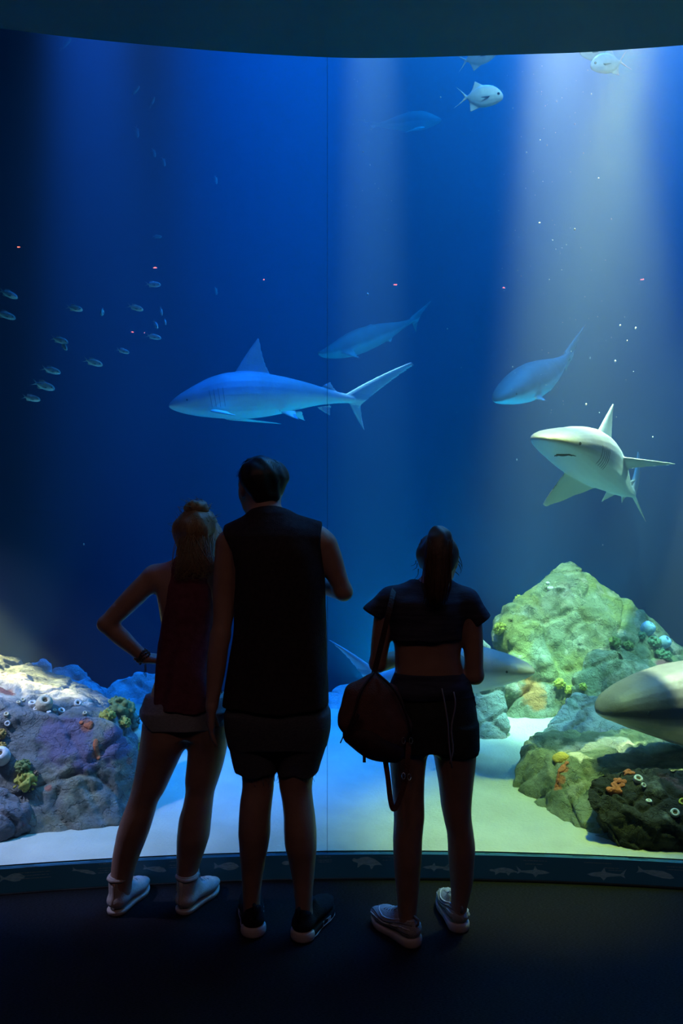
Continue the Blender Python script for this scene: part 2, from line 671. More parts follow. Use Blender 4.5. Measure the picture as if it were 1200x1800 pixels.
# acrylic panels: clear, with a weak mirror image of the hall
M_glass = bpy.data.materials.new('clear_acrylic')
M_glass.use_nodes = True
nt = M_glass.node_tree
nt.nodes.clear()
out = nt.nodes.new('ShaderNodeOutputMaterial')
mx = nt.nodes.new('ShaderNodeMixShader')
tr = nt.nodes.new('ShaderNodeBsdfTransparent')
gl = nt.nodes.new('ShaderNodeBsdfGlossy')
fr = nt.nodes.new('ShaderNodeFresnel')
fr.inputs['IOR'].default_value = 1.42
tr.inputs[0].default_value = (0.985, 0.995, 1.0, 1)
gl.inputs['Roughness'].default_value = 0.0
nt.links.new(fr.outputs[0], mx.inputs[0])
nt.links.new(tr.outputs[0], mx.inputs[1])
nt.links.new(gl.outputs[0], mx.inputs[2])
nt.links.new(mx.outputs[0], out.inputs[0])

M_wet = bpy.data.materials.new('wet_acrylic_face')          # against water the inner face hardly mirrors
M_wet.use_nodes = True
nt = M_wet.node_tree
nt.nodes.clear()
out = nt.nodes.new('ShaderNodeOutputMaterial')
tr = nt.nodes.new('ShaderNodeBsdfTransparent')
tr.inputs[0].default_value = (0.985, 0.995, 1.0, 1)
nt.links.new(tr.outputs[0], out.inputs[0])

SEAM_X = (575 - 600) / F * 3.28
GT = 0.012
win = bpy.data.objects.new('window_1', None)
win.location = (0, 3.27, BAND_TOP)
COL.objects.link(win)
tag(win, kind='structure')
pane_a = curved_slab('pane', -4.5, SEAM_X - 0.0008, BAND_TOP, 4.0, 0.0, GT, M_glass, win)
pane_b = curved_slab('pane', SEAM_X + 0.0008, 4.6, BAND_TOP, 4.0, 0.0, GT, M_glass, win)
for q in (pane_a, pane_b):
    q.data.materials.append(M_wet)
    for i, pl in enumerate(q.data.polygons):
        if i % 4 == 2 and i < 39 * 4:
            pl.material_index = 1
b = MB()
b.box((SEAM_X - 0.0008, 3.277, BAND_TOP), (SEAM_X + 0.0008, 3.30, 4.0))
b.build('joint_strip', M_seam, win, smooth=False)

# the printed plinth under the glass
band = curved_slab('trim_1', -4.5, 4.6, 0.0, BAND_TOP, -0.012, 0.014, M_band)
tag(band, kind='structure')
curved_slab('lower_edge_strip', -4.5, 4.6, 0.0, 0.006, -0.020, -0.012, M_lip, band)

# tank shell
box_obj('wall_far', (-6.2, 10.6, -2.6), (7.2, 10.8, 11.0), M_tank)
box_obj('wall_tank_left', (-6.2, 3.0, -2.6), (-6.0, 10.6, 11.0), M_tank)
box_obj('wall_tank_right', (7.0, 3.0, -2.6), (7.2, 10.6, 11.0), M_tank)


def sand_z(x, y):
    z = 0.095 + 0.030 * mnoise.noise(Vector((x * 0.8, y * 0.8, 1.3))) + 0.007 * mnoise.noise(Vector((x * 4, y * 5, 7)))
    z += 0.05 * max(0, min(1, (y - 3.6) / 1.5))
    if y < 3.7:
        z += (0.113 - z) * min(1, max(0, (3.7 - y) / 0.35))
    s = max(0.0, y - 5.7)
    return z - 0.42 * s * s / (1.0 + s) - 0.12 * s


nx, ny = 130, 110
gx = np.linspace(-5.98, 6.98, nx)
v, f = [], []
for j in range(ny):
    t = j / (ny - 1)
    for i in range(nx):
        x = gx[i]
        y0 = glass_y(max(-6, min(6.5, x))) + GT + 0.003
        y = y0 + (10.57 - y0) * t ** 1.6
        v.append((x, y, sand_z(x, y)))
for j in range(ny - 1):
    for i in range(nx - 1):
        a = j * nx + i
        f.append((a, a + 1, a + nx + 1, a + nx))
tag(mesh_obj('sand', v, f, M_sand), 'pale rippled sand covering the bottom of the aquarium tank', kind='stuff')

# the water: a clear blue body with fine haze
M_water = bpy.data.materials.new('water')
M_water.use_nodes = True
nt = M_water.node_tree
nt.nodes.clear()
out = nt.nodes.new('ShaderNodeOutputMaterial')
vs = nt.nodes.new('ShaderNodeVolumeScatter')
vs.inputs['Color'].default_value = (0.44, 0.63, 1.0, 1)
vs.inputs['Density'].default_value = 0.12
vs.inputs['Anisotropy'].default_value = 0.6
va = nt.nodes.new('ShaderNodeVolumeAbsorption')
va.inputs['Color'].default_value = (0.0, 0.80, 0.96, 1)
va.inputs['Density'].default_value = 0.25
ad = nt.nodes.new('ShaderNodeAddShader')
nt.links.new(vs.outputs[0], ad.inputs[0])
nt.links.new(va.outputs[0], ad.inputs[1])
nt.links.new(ad.outputs[0], out.inputs['Volume'])
n = 50
xs = np.linspace(-5.99, 6.99, n)
v, f = [], []
for x in xs:
    y0 = glass_y(max(-6, min(6.5, x))) + GT + 0.001
    for y, z in ((y0, -2.55), (y0, 9.0), (10.59, 9.0), (10.59, -2.55)):
        v.append((x, y, z))
for i in range(n - 1):
    for k in range(4):
        a, b_ = i * 4 + k, i * 4 + (k + 1) % 4
        f.append((a, b_, b_ + 4, a + 4))
f += [(0, 1, 2, 3), tuple((n - 1) * 4 + k for k in (3, 2, 1, 0))]
water = tag(mesh_obj('water', v, f, M_water, smooth=False), 'clear blue water filling the tank behind the glass', kind='stuff')
fix_normals(water)

# ------------------------------------------------------------------ rocks
from mathutils.bvhtree import BVHTree


def hull(pts):
    bm = bmesh.new()
    for p in pts:
        bm.verts.new(tuple(p))
    bmesh.ops.convex_hull(bm, input=bm.verts)
    loose = [v for v in bm.verts if not v.link_faces]
    bmesh.ops.delete(bm, geom=loose, context='VERTS')
    bm.verts.ensure_lookup_table()
    bm.verts.index_update()
    v = [tuple(p.co) for p in bm.verts]
    f = [tuple(q.index for q in p.verts) for p in bm.faces]
    bm.free()
    return v, f


def normals_of(v, f):
    n = np.zeros_like(v)
    q = np.array([t if len(t) == 4 else (*t, t[2]) for t in f])
    a = np.cross(v[q[:, 2]] - v[q[:, 0]], v[q[:, 3]] - v[q[:, 1]])
    for k in range(4):
        np.add.at(n, q[:, k], a)
    return n / (np.linalg.norm(n, axis=1)[:, None] + 1e-12)


ROCKS = {}


def rock(name, hulls, m, label, vox=0.016, amp=0.035, freq=3.2, seed=0, strata=None, crack=0.02, smooth=3):
    b = MB()
    for h in hulls:
        b.add(*hull([V(*p) for p in h]))
    v, f = voxel(b.v, b.f, vox, smooth)
    n = normals_of(v, f)
    off = Vector((seed * 3.7, seed * 1.3, seed * 2.1))
    out = np.empty_like(v)
    for i in range(len(v)):
        p = Vector(v[i])
        q = p * freq + off
        d = mnoise.fractal(q, 0.75, 2.1, 5) * amp
        r = abs(mnoise.noise(q * 1.3 + Vector((9, 4, 2))))
        d -= crack * max(0.0, 1 - r / 0.10)                       # clefts
        vd = mnoise.voronoi(q * 1.1)[0]
        d -= crack * 0.8 * max(0.0, 1 - (vd[1] - vd[0]) / 0.10)   # broken faces
        if strata is not None:
            s = p.dot(Vector(strata[0])) * strata[1] + 0.6 * mnoise.noise(q * 0.5)
            d += strata[2] * (abs((s % 1.0) - 0.5) - 0.25)
        out[i] = v[i] + n[i] * d
    gy = -6.583 + np.sqrt(9.862 ** 2 - (np.clip(out[:, 0], -6, 6) - 0.198) ** 2) + GT + 0.02
    out[:, 1] = np.maximum(out[:, 1], gy)
    o = mesh_obj(name, out, f, m)
    tag(o, label, 'rock')
    tris = [t for q in f for t in ((q[0], q[1], q[2]), (q[0], q[2], q[3])) if len(q) == 4]
    ROCKS[o.name] = BVHTree.FromPolygons([tuple(p) for p in out], tris, all_triangles=True)
    return o


def on_rock(o, px, py):
    """where the line of sight through a pixel meets a rock: point and normal"""
    e = Vector((0, 0, EYE))
    d = (Vector(V(px, py, 1.0)) - e).normalized()
    loc, nor, _, _ = ROCKS[o.name].ray_cast(e, d)
    if loc is None:
        loc, nor, _, _ = ROCKS[o.name].find_nearest(Vector(V(px, py, o.location.y)))
    if nor.dot(d) > 0:
        nor = -nor
    return np.array(loc), np.array(nor)


def rock_mat(name, a, b, bump=0.9):
    m = mat(name, a, 0.85, b, 4.5, 9, bump, 22, 0.15)
    nt = m.node_tree
    b_ = nt.nodes['Principled BSDF']
    bp = b_.inputs['Normal'].links[0].from_node
    bp.inputs['Distance'].default_value = 0.035
    n2 = bp.inputs['Height'].links[0].from_node
    n2.inputs['Detail'].default_value = 10
    n2.inputs['Roughness'].default_value = 0.68
    tc = nt.nodes.new('ShaderNodeTexCoord')
    vo = nt.nodes.new('ShaderNodeTexVoronoi')           # fine broken cracks
    vo.feature = 'DISTANCE_TO_EDGE'
    vo.inputs['Scale'].default_value = 7.0
    ns = nt.nodes.new('ShaderNodeTexNoise')
    ns.inputs['Scale'].default_value = 6.0
    ns.inputs['Detail'].default_value = 6
    ad_ = nt.nodes.new('ShaderNodeMix')
    ad_.data_type = 'VECTOR'
    ad_.inputs['Factor'].default_value = 0.32
    nt.links.new(tc.outputs['Object'], ns.inputs['Vector'])
    nt.links.new(tc.outputs['Object'], ad_.inputs['A'])
    nt.links.new(ns.outputs['Color'], ad_.inputs['B'])
    nt.links.new(ad_.outputs['Result'], vo.inputs['Vector'])
    mr = nt.nodes.new('ShaderNodeMapRange')
    mr.inputs['From Max'].default_value = 0.035
    nt.links.new(vo.outputs['Distance'], mr.inputs['Value'])
    b2 = nt.nodes.new('ShaderNodeBump')
    b2.inputs['Strength'].default_value = 0.55
    b2.inputs['Distance'].default_value = 0.03
    nt.links.new(mr.outputs[0], b2.inputs['Height'])
    nt.links.new(bp.outputs[0], b2.inputs['Normal'])
    nt.links.new(b2.outputs[0], b_.inputs['Normal'])
    return m


def local(o, px, py):
    p, _ = on_rock(o, px, py)
    return tuple(p - np.array(o['origin']))


M_r1 = rock_mat('weathered_grey_rock', (0.30, 0.30, 0.30), (0.17, 0.18, 0.17))
patch(M_r1, (0.42, 0.38, 0.26), 2.4, 0.50, 0.62)
patch(M_r1, (0.10, 0.11, 0.09), 7.0, 0.56, 0.70, (3, 1, 2))
patch(M_r1, (0.50, 0.46, 0.42), 9.0, 0.60, 0.72, (7, 5, 2))
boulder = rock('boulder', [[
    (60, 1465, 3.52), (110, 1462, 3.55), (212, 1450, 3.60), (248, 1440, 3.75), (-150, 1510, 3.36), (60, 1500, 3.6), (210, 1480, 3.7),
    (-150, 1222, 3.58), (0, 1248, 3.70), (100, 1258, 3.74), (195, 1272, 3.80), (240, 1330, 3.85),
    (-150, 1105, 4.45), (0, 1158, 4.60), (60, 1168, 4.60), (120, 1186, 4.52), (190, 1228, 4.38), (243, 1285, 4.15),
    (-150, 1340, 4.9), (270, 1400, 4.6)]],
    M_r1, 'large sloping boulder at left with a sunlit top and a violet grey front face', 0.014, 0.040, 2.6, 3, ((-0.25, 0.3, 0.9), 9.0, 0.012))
spots(M_r1, (0.22, 0.18, 0.28), [(local(boulder, 115, 1295), 0.13), (local(boulder, 205, 1310), 0.10), (local(boulder, 150, 1340), 0.07)])
spots(M_r1, (0.78, 0.66, 0.52), [(local(boulder, 15, 1195), 0.16), (local(boulder, 60, 1205), 0.14), (local(boulder, 20, 1222), 0.10), (local(boulder, 105, 1215), 0.10), (local(boulder, 145, 1228), 0.06)])  # white-peach crust, with part of the lamp light put into its colour
spots(M_r1, (0.50, 0.20, 0.14), [(local(boulder, 152, 1275), 0.035), (local(boulder, 170, 1325), 0.028), (local(boulder, 227, 1337), 0.02), (local(boulder, 85, 1385), 0.02), (local(boulder, 10, 1215), 0.05)])

M_r1b = rock_mat('blue_grey_rock', (0.26, 0.26, 0.28), (0.13, 0.13, 0.15))
patch(M_r1b, (0.34, 0.12, 0.12), 9, 0.60, 0.68)
patch(M_r1b, (0.10, 0.11, 0.09), 6.0, 0.56, 0.66, (3, 1, 2))
low_rock = rock('low_rock', [[
    (-150, 1540, 3.22), (0, 1486, 3.36), (30, 1470, 3.40), (55, 1452, 3.5), (48, 1415, 3.5), (10, 1392, 3.5), (-60, 1375, 3.45), (-150, 1370, 3.4),
    (-150, 1400, 3.9), (40, 1430, 3.85), (50, 1470, 3.7)]],
    M_r1b, 'low knobbly rock in the bottom left corner before the large boulder', 0.011, 0.035, 4.5, 8)

M_r2 = rock_mat('pale_algae_rock', (0.40, 0.39, 0.28), (0.20, 0.21, 0.12), 1.0)
patch(M_r2, (0.50, 0.46, 0.38), 3.2, 0.54, 0.66)
patch(M_r2, (0.36, 0.33, 0.12), 2.2, 0.50, 0.62, (4, 2, 8))
patch(M_r2, (0.62, 0.50, 0.42), 4.5, 0.56, 0.64, (8, 3, 1), 7)
patch(M_r2, (0.09, 0.10, 0.05), 5.0, 0.55, 0.66, (1, 9, 2), 8)
patch(M_r2, (0.56, 0.52, 0.43), 9.0, 0.60, 0.70, (5, 3, 6), 8)
peak = rock('peaked_boulder', [[
    (1003, 984, 6.10), (985, 992, 6.05), (940, 1022, 5.95), (885, 1058, 5.88), (862, 1084, 5.80), (868, 1130, 5.62), (880, 1262, 5.38), (905, 1300, 5.25), (960, 1305, 5.2),
    (1050, 1025, 6.10), (1120, 1096, 6.0), (1210, 1172, 5.9), (1330, 1240, 5.8),
    (985, 1030, 5.80), (895, 1085, 5.55), (1000, 1190, 5.36), (1100, 1140, 5.60), (1000, 1310, 5.2), (1300, 1330, 5.2),
    (1010, 1010, 6.9), (900, 1160, 7.0), (1250, 1190, 7.0), (930, 1400, 5.6), (1300, 1400, 6)],
    [(1000, 1180, 5.22), (1040, 1138, 5.38), (1095, 1142, 5.32), (1165, 1200, 5.2), (1190, 1300, 5.1), (1000, 1240, 5.12), (1000, 1310, 5.05), (1050, 1200, 5.9), (1210, 1220, 5.9), (1080, 1290, 5.02)]],
    M_r2, 'tall peaked boulder at right lit pale green, yellow corals along its sides', 0.020, 0.052, 2.0, 5, ((0.5, 0.2, 0.8), 4.0, 0.025), 0.032, 2)
spots(M_r2, (0.60, 0.26, 0.10), [(local(peak, 935, 1215), 0.10), (local(peak, 945, 1235), 0.07)])
spots(M_r2, (0.34, 0.12, 0.16), [(local(peak, 1165, 1170), 0.08)])

M_r4 = rock_mat('violet_grey_rock', (0.34, 0.34, 0.38), (0.22, 0.24, 0.26))
patch(M_r4, (0.36, 0.25, 0.36), 4.0, 0.54, 0.64)
patch(M_r4, (0.16, 0.20, 0.14), 6.0, 0.56, 0.66, (2, 2, 2))
rock('wedge_rock', [[(1008, 1215, 5.0), (1030, 1217, 5.0), (962, 1270, 4.85), (945, 1296, 4.8), (1065, 1226, 5.0), (1120, 1300, 4.8), (1030, 1300, 4.72), (1130, 1260, 5.0),
                     (1000, 1245, 5.3), (1100, 1262, 5.4), (1030, 1330, 5.0)]], M_r4, 'small wedge shaped grey rock at the foot of the peaked boulder', 0.013, 0.03, 4, 6)

M_r5 = rock_mat('pale_slab_rock', (0.42, 0.43, 0.42), (0.25, 0.28, 0.26))
patch(M_r5, (0.58, 0.40, 0.32), 3.0, 0.56, 0.66)
patch(M_r5, (0.16, 0.19, 0.15), 7.0, 0.56, 0.66, (2, 5, 2))
slab = rock('upright_slab', [[(846, 1116, 5.3), (868, 1150, 5.2), (882, 1200, 5.1), (897, 1300, 4.86), (880, 1318, 4.8), (800, 1325, 4.8), (780, 1120, 5.3), (760, 1150, 5.3), (750, 1320, 4.9),
                      (850, 1130, 5.6), (880, 1230, 5.5), (760, 1160, 5.6), (890, 1340, 5.2), (760, 1340, 5.2)]], M_r5,
            'pale upright rock slab standing behind the elbow of the girl with the backpack', 0.014, 0.035, 3.4, 7)

M_r6 = rock_mat('green_ledge_rock', (0.36, 0.37, 0.25), (0.20, 0.22, 0.13))
patch(M_r6, (0.60, 0.54, 0.36), 3.6, 0.54, 0.66)
patch(M_r6, (0.11, 0.13, 0.08), 6.0, 0.56, 0.66, (2, 5, 2))
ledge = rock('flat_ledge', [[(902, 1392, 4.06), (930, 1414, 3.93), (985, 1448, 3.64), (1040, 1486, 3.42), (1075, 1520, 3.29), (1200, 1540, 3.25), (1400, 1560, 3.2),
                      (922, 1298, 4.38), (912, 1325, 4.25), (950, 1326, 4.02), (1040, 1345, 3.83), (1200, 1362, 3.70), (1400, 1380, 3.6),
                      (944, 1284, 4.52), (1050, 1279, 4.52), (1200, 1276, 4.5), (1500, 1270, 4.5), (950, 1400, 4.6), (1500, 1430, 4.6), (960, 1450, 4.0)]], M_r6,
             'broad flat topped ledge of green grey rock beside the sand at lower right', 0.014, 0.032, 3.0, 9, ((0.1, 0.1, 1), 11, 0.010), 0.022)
spots(M_r6, (0.58, 0.20, 0.09), [(local(ledge, 985, 1370), 0.028), (local(ledge, 980, 1385), 0.022), (local(ledge, 992, 1352), 0.026)])
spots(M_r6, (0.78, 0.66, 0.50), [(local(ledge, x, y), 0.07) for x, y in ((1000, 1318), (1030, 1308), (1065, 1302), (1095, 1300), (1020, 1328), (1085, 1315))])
spots(M_r6, (0.62, 0.44, 0.10), [(local(ledge, 988, 1332), 0.04)])

M_r7 = rock_mat('dark_brown_rock', (0.085, 0.080, 0.062), (0.035, 0.033, 0.028))
patch(M_r7, (0.20, 0.20, 0.16), 8.0, 0.58, 0.68)
patch(M_r7, (0.17, 0.09, 0.10), 3.0, 0.58, 0.66, (1, 2, 9))
dark = rock('dark_boulder', [[(1028, 1405, 3.43), (1033, 1372, 3.50), (1060, 1352, 3.56), (1130, 1347, 3.60), (1210, 1349, 3.60), (1320, 1355, 3.6),
                      (1046, 1436, 3.38), (1085, 1490, 3.32), (1120, 1522, 3.30), (1330, 1545, 3.25), (1340, 1420, 3.3), (1150, 1440, 3.30),
                      (1050, 1380, 3.75), (1320, 1380, 3.9), (1100, 1500, 3.7), (1330, 1500, 3.8)]], M_r7,
            'rounded dark brown boulder close to the glass in the bottom right corner', 0.009, 0.030, 4.2, 11, ((0.6, 0.1, 0.7), 16, 0.010), 0.018)

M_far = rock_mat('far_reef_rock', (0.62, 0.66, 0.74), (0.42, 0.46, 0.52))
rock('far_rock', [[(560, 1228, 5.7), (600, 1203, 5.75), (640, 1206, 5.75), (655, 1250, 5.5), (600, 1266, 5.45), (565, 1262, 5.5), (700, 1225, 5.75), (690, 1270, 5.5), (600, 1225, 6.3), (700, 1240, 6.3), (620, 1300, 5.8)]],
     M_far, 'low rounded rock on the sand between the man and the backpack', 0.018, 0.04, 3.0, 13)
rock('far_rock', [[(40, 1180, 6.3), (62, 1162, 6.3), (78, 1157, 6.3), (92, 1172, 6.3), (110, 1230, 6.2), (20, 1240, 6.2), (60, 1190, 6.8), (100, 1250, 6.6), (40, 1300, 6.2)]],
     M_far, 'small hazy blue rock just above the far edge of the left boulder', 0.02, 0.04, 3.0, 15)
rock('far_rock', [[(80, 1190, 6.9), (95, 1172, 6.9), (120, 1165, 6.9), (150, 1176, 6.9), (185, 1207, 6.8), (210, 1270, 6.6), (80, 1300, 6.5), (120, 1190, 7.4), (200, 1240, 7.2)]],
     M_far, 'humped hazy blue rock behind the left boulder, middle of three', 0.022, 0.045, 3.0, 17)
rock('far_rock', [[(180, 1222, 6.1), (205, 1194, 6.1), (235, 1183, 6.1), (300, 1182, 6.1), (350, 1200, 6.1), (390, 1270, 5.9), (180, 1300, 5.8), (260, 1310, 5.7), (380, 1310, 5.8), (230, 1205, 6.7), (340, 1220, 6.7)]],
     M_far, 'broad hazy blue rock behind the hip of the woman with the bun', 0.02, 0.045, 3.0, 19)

# ------------------------------------------------------------------ corals and sponges growing on the rocks
M_crust_o = mat('orange_crust', (0.62, 0.17, 0.06), 0.8, (0.45, 0.12, 0.05), 40, bump=0.5, bscale=90)
M_crust_y = mat('ochre_crust', (0.62, 0.42, 0.08), 0.8, (0.5, 0.33, 0.07), 40, bump=0.5, bscale=90)


def crust(o, pts, r, m, name='encrusting_sponge', label=None):
    """thin lumpy growth over a rock along picked places"""
    hits = [on_rock(o, *p) for p in pts]
    P = np.array([h[0] for h in hits])
    fd = Field(P.min(0) - r * 2, P.max(0) + r * 2, max(0.003, r / 5))
    rnd = random.Random(len(pts))
    for p, n in hits:
        fd.cone(p, p + n * 0.001, r * rnd.uniform(0.7, 1.15), r * rnd.uniform(0.8, 1.15), r * 0.9, (n, 0.45))
    v, q = fd.mesh()
    lab = np.arange(len(v))                      # keep the one connected growth
    while True:
        new = lab.copy()
        mn = lab[q].min(1)
        for k in range(4):
            np.minimum.at(new, q[:, k], mn)
        if (new == lab).all():
            break
        lab = new
    ids, cnt = np.unique(lab, return_counts=True)
    big = ids[np.argmax(cnt)]
    use = lab == big
    mp_ = np.cumsum(use) - 1
    q = mp_[q[use[q[:, 0]]]]
    c = mesh_obj(name, v[use], q, m, o)
    if label:
        c['label'] = label
    return c


crust(dark, [(1087, 1362), (1083, 1372), (1078, 1380), (1090, 1372), (1085, 1387), (1094, 1380), (1070, 1388), (1097, 1374), (1075, 1392), (1082, 1391), (1090, 1392)], 0.014, M_crust_o, label='orange encrusting sponge')
crust(dark, [(1097, 1352), (1105, 1356), (1100, 1361), (1110, 1359)], 0.015, M_crust_o, label='orange encrusting sponge')
crust(ledge, [(996, 1341), (989, 1347), (984, 1355), (981, 1364), (980, 1373), (978, 1382), (989, 1352)], 0.014, M_crust_o, label='orange encrusting sponge')
crust(ledge, [(990, 1322), (984, 1330), (992, 1330), (979, 1334), (987, 1326), (985, 1333)], 0.024, M_crust_y, label='ochre encrusting sponge')
crust(boulder, [(143, 1270), (151, 1275), (158, 1278), (155, 1288), (160, 1272)], 0.011, M_crust_o, label='reddish encrusting sponge')
crust(boulder, [(169, 1302), (168, 1306), (168, 1309), (168, 1312), (169, 1315), (169, 1318), (170, 1322), (171, 1325), (172, 1328), (173, 1332)], 0.011, M_crust_o, label='reddish encrusting sponge')

M_coral = mat('green_coral', (0.40, 0.44, 0.13), 0.85, (0.18, 0.26, 0.10), 22, bump=0.6, bscale=110)
M_coral_y = mat('yellow_coral', (0.78, 0.68, 0.12), 0.85, (0.55, 0.50, 0.10), 22, bump=0.6, bscale=110)
M_coral_t = mat('teal_coral', (0.24, 0.40, 0.28), 0.85, (0.12, 0.24, 0.17), 22, bump=0.6, bscale=110)
M_sponge_b = mat('blue_sponge', (0.35, 0.52, 0.85), 0.8, (0.25, 0.42, 0.75), 12, bump=0.3, bscale=60)
M_cream = mat('cream_sponge', (0.72, 0.62, 0.42), 0.8, (0.62, 0.55, 0.38), 14, bump=0.35, bscale=80)
M_white = mat('white_sponge', (0.78, 0.77, 0.74), 0.75, (0.62, 0.60, 0.58), 18, bump=0.3, bscale=80)
M_hole = mat('sponge_opening', (0.16, 0.11, 0.05), 0.9, (0.1, 0.07, 0.03), 30)


def coral_mesh(seed):
    """unit cauliflower head: knobs on knobs"""
    rnd = random.Random(seed)
    fd = Field((-1.3, -1.3, -0.9), (1.3, 1.3, 1.3), 0.07)
    fd.ball((0, 0, 0), (0.62, 0.62, 0.55), 0.1)
    for i in range(26):
        a, t = rnd.uniform(0, 6.28), rnd.uniform(-0.25, 1.0)
        s = math.sqrt(max(0, 1 - t * t))
        c = np.array([math.cos(a) * s, math.sin(a) * s, t]) * rnd.uniform(0.6, 0.8)
        fd.cone(c * 0.6, c, 0.2, rnd.uniform(0.17, 0.27), 0.06)
    for i in range(60):
        a, t = rnd.uniform(0, 6.28), rnd.uniform(-0.3, 1.0)
        s = math.sqrt(max(0, 1 - t * t))
        c = np.array([math.cos(a) * s, math.sin(a) * s, t]) * rnd.uniform(0.8, 0.96)
        r = rnd.uniform(0.07, 0.13)
        fd.ball(c, (r, r, r), 0.04)
    return fd.mesh()


CORALS = [coral_mesh(s) for s in (1, 2, 3)]
_shared = {}


def frame_to(n):
    return Vector(n).to_track_quat('Z', 'Y')


def coral(o, px, py, rpx, label, m, kind=0, group=None, sink=0.35):
    p, n = on_rock(o, px, py)
    r = rpx / F * p[1]
    key = (kind, m.name)
    if key not in _shared:
        me = bpy.data.meshes.new('coral_head')
        v, f = CORALS[kind]
        me.from_pydata(v.tolist(), [], f.tolist())
        me.polygons.foreach_set('use_smooth', np.ones(len(me.polygons), dtype=bool))
        me.materials.append(m)
        _shared[key] = me
    c = bpy.data.objects.new('coral', _shared[key])
    up = n * 0.7 + np.array([0, 0, 0.7])
    c.location = tuple(p + n * r * sink)
    q = frame_to(up)
    q.rotate(Vector(up).to_track_quat('Z', 'Y').inverted())
    c.rotation_euler = frame_to(up).to_euler()
    c.scale = (r, r, r * 0.95)
    COL.objects.link(c)
    return tag(c, label, 'coral', group)


# large clump at the right end of the left boulder
for (px, py, r, m, k) in ((206, 1250, 17, M_coral, 0),):
    coral(boulder, px, py + 4, 25, 'big middle head of the green coral clump on the left boulder', M_coral, 0)
coral(boulder, 188, 1264, 15, 'yellowish coral head at the left end of the clump on the boulder', M_coral_y, 1)
coral(boulder, 230, 1267, 18, 'teal coral head at the right end of the clump on the boulder', M_coral_t, 2)
coral(boulder, 215, 1273, 12, 'small yellow coral knob in front of the clump on the boulder', M_coral_y, 1)
coral(boulder, 200, 1241, 15, 'upper coral head at the back of the clump on the boulder', M_coral, 2)
coral(boulder, 46, 1372, 20, 'yellow green coral head above the cleft at lower left, larger lower one', M_coral_y, 0)
coral(boulder, 40, 1347, 14, 'yellow green coral head at lower left, smaller upper one', M_coral, 1)
coral(boulder, 62, 1360, 7, 'tiny brownish coral knob right of the lower left coral pair', mat('brown_coral', (0.3, 0.17, 0.1), 0.9), 2)
coral(boulder, 2, 1290, 10, 'ochre coral knob at the left edge of the frame, upper one', mat('ochre_coral', (0.5, 0.32, 0.08), 0.9), 2)
coral(boulder, 3, 1312, 9, 'ochre coral knob at the left edge of the frame, lower one', bpy.data.materials['ochre_coral'], 1)
for (px, py, r, lab, m, k) in (
        (895, 1047, 12, 'yellow green coral on the upper left edge of the peaked boulder', M_coral_y, 0),
        (868, 1077, 7, 'small coral at the left corner of the peaked boulder, upper one', M_coral_y, 1),
        (858, 1098, 7, 'small dim coral at the left corner of the peaked boulder, lower one', M_coral, 2),
        (882, 1107, 13, 'bright yellow coral on the left face of the peaked boulder', M_coral_y, 2),
        (985, 1203, 11, 'yellow coral at the base of the peaked boulder, leftmost of three', M_coral_y, 0),
        (1003, 1214, 10, 'yellow coral at the base of the peaked boulder, middle of three', M_coral_y, 1),
        (1023, 1208, 8, 'yellow coral at the base of the peaked boulder, rightmost of three', M_coral_y, 2),
        (1078, 1130, 12, 'green coral on the right face of the peaked boulder, left of a pair', M_coral, 0),
        (1102, 1136, 10, 'green coral on the right face of the peaked boulder, right of a pair', M_coral, 1),
        (1128, 1120, 9, 'green coral below the blue sponge on the right ridge', M_coral_t, 2),
        (1147, 1133, 13, 'upper teal coral of the row on the right ridge', M_coral_t, 0),
        (1156, 1147, 12, 'middle teal coral of the row on the right ridge', M_coral_t, 1),
        (1172, 1156, 10, 'lower teal coral of the row on the right ridge', M_coral_t, 2),
        (1180, 1188, 9, 'teal coral above the dark shark snout at the right edge', M_coral_t, 0)):
    coral(peak, px, py, r, lab, m, k)
coral(slab, 894, 1240, 12, 'round yellow green coral between the slab and the peaked boulder', M_coral_y, 0)


def lathe(profile, n=18):
    v, f = [], []
    for r, z in profile:
        for k in range(n):
            a = 2 * math.pi * k / n
            v.append((r * math.cos(a), r * math.sin(a), z))
    for i in range(len(profile) - 1):
        for k in range(n):
            a, b = i * n + k, i * n + (k + 1) % n
            f.append((a, b, b + n, a + n))
    f.append(tuple(range(n - 1, -1, -1)))
    f.append(tuple((len(profile) - 1) * n + k for k in range(n)))
    return v, f


BARREL = lathe([(0.55, -0.5), (0.8, -0.1), (0.98, 0.4), (1.0, 0.8), (0.92, 1.2), (0.7, 1.5), (0.48, 1.58), (0.34, 1.52), (0.28, 1.25), (0.2, 0.9)])
RING = lathe([(0.9, -0.5), (1.0, 0.0), (1.0, 0.45), (0.9, 0.72), (0.68, 0.8), (0.5, 0.7), (0.42, 0.4), (0.3, 0.25)])


def sponge(o, px, py, rpx, label, m, shape='ring', tilt=(0, 0, 0), group=None, opening=True):
    p, n = on_rock(o, px, py)
    r = rpx / F * p[1]
    prof = {'ring': RING, 'barrel': BARREL}[shape]
    up = n + np.array(tilt, float)
    R = np.array(frame_to(up).to_matrix())
    v = (np.array(prof[0]) * r) @ R.T + p
    s = mesh_obj('sponge', v, prof[1], m)
    s.location = tuple(p)
    me = s.data
    org = np.array(s['origin'])
    for vv in me.vertices:
        vv.co = Vector(np.array(vv.co) + org - p)
    s['origin'] = [float(x) for x in p]
    if opening:
        top = 0.42 if shape == 'ring' else 1.3
        rr = 0.45 if shape == 'ring' else 0.31
        d = lathe([(rr, top - 0.08), (rr, top), (rr * 0.5, top + 0.01)], 12)
        mesh_obj('opening', (np.array(d[0]) * r) @ R.T + p, d[1], M_hole, s)
    return tag(s, label, 'sponge', group)


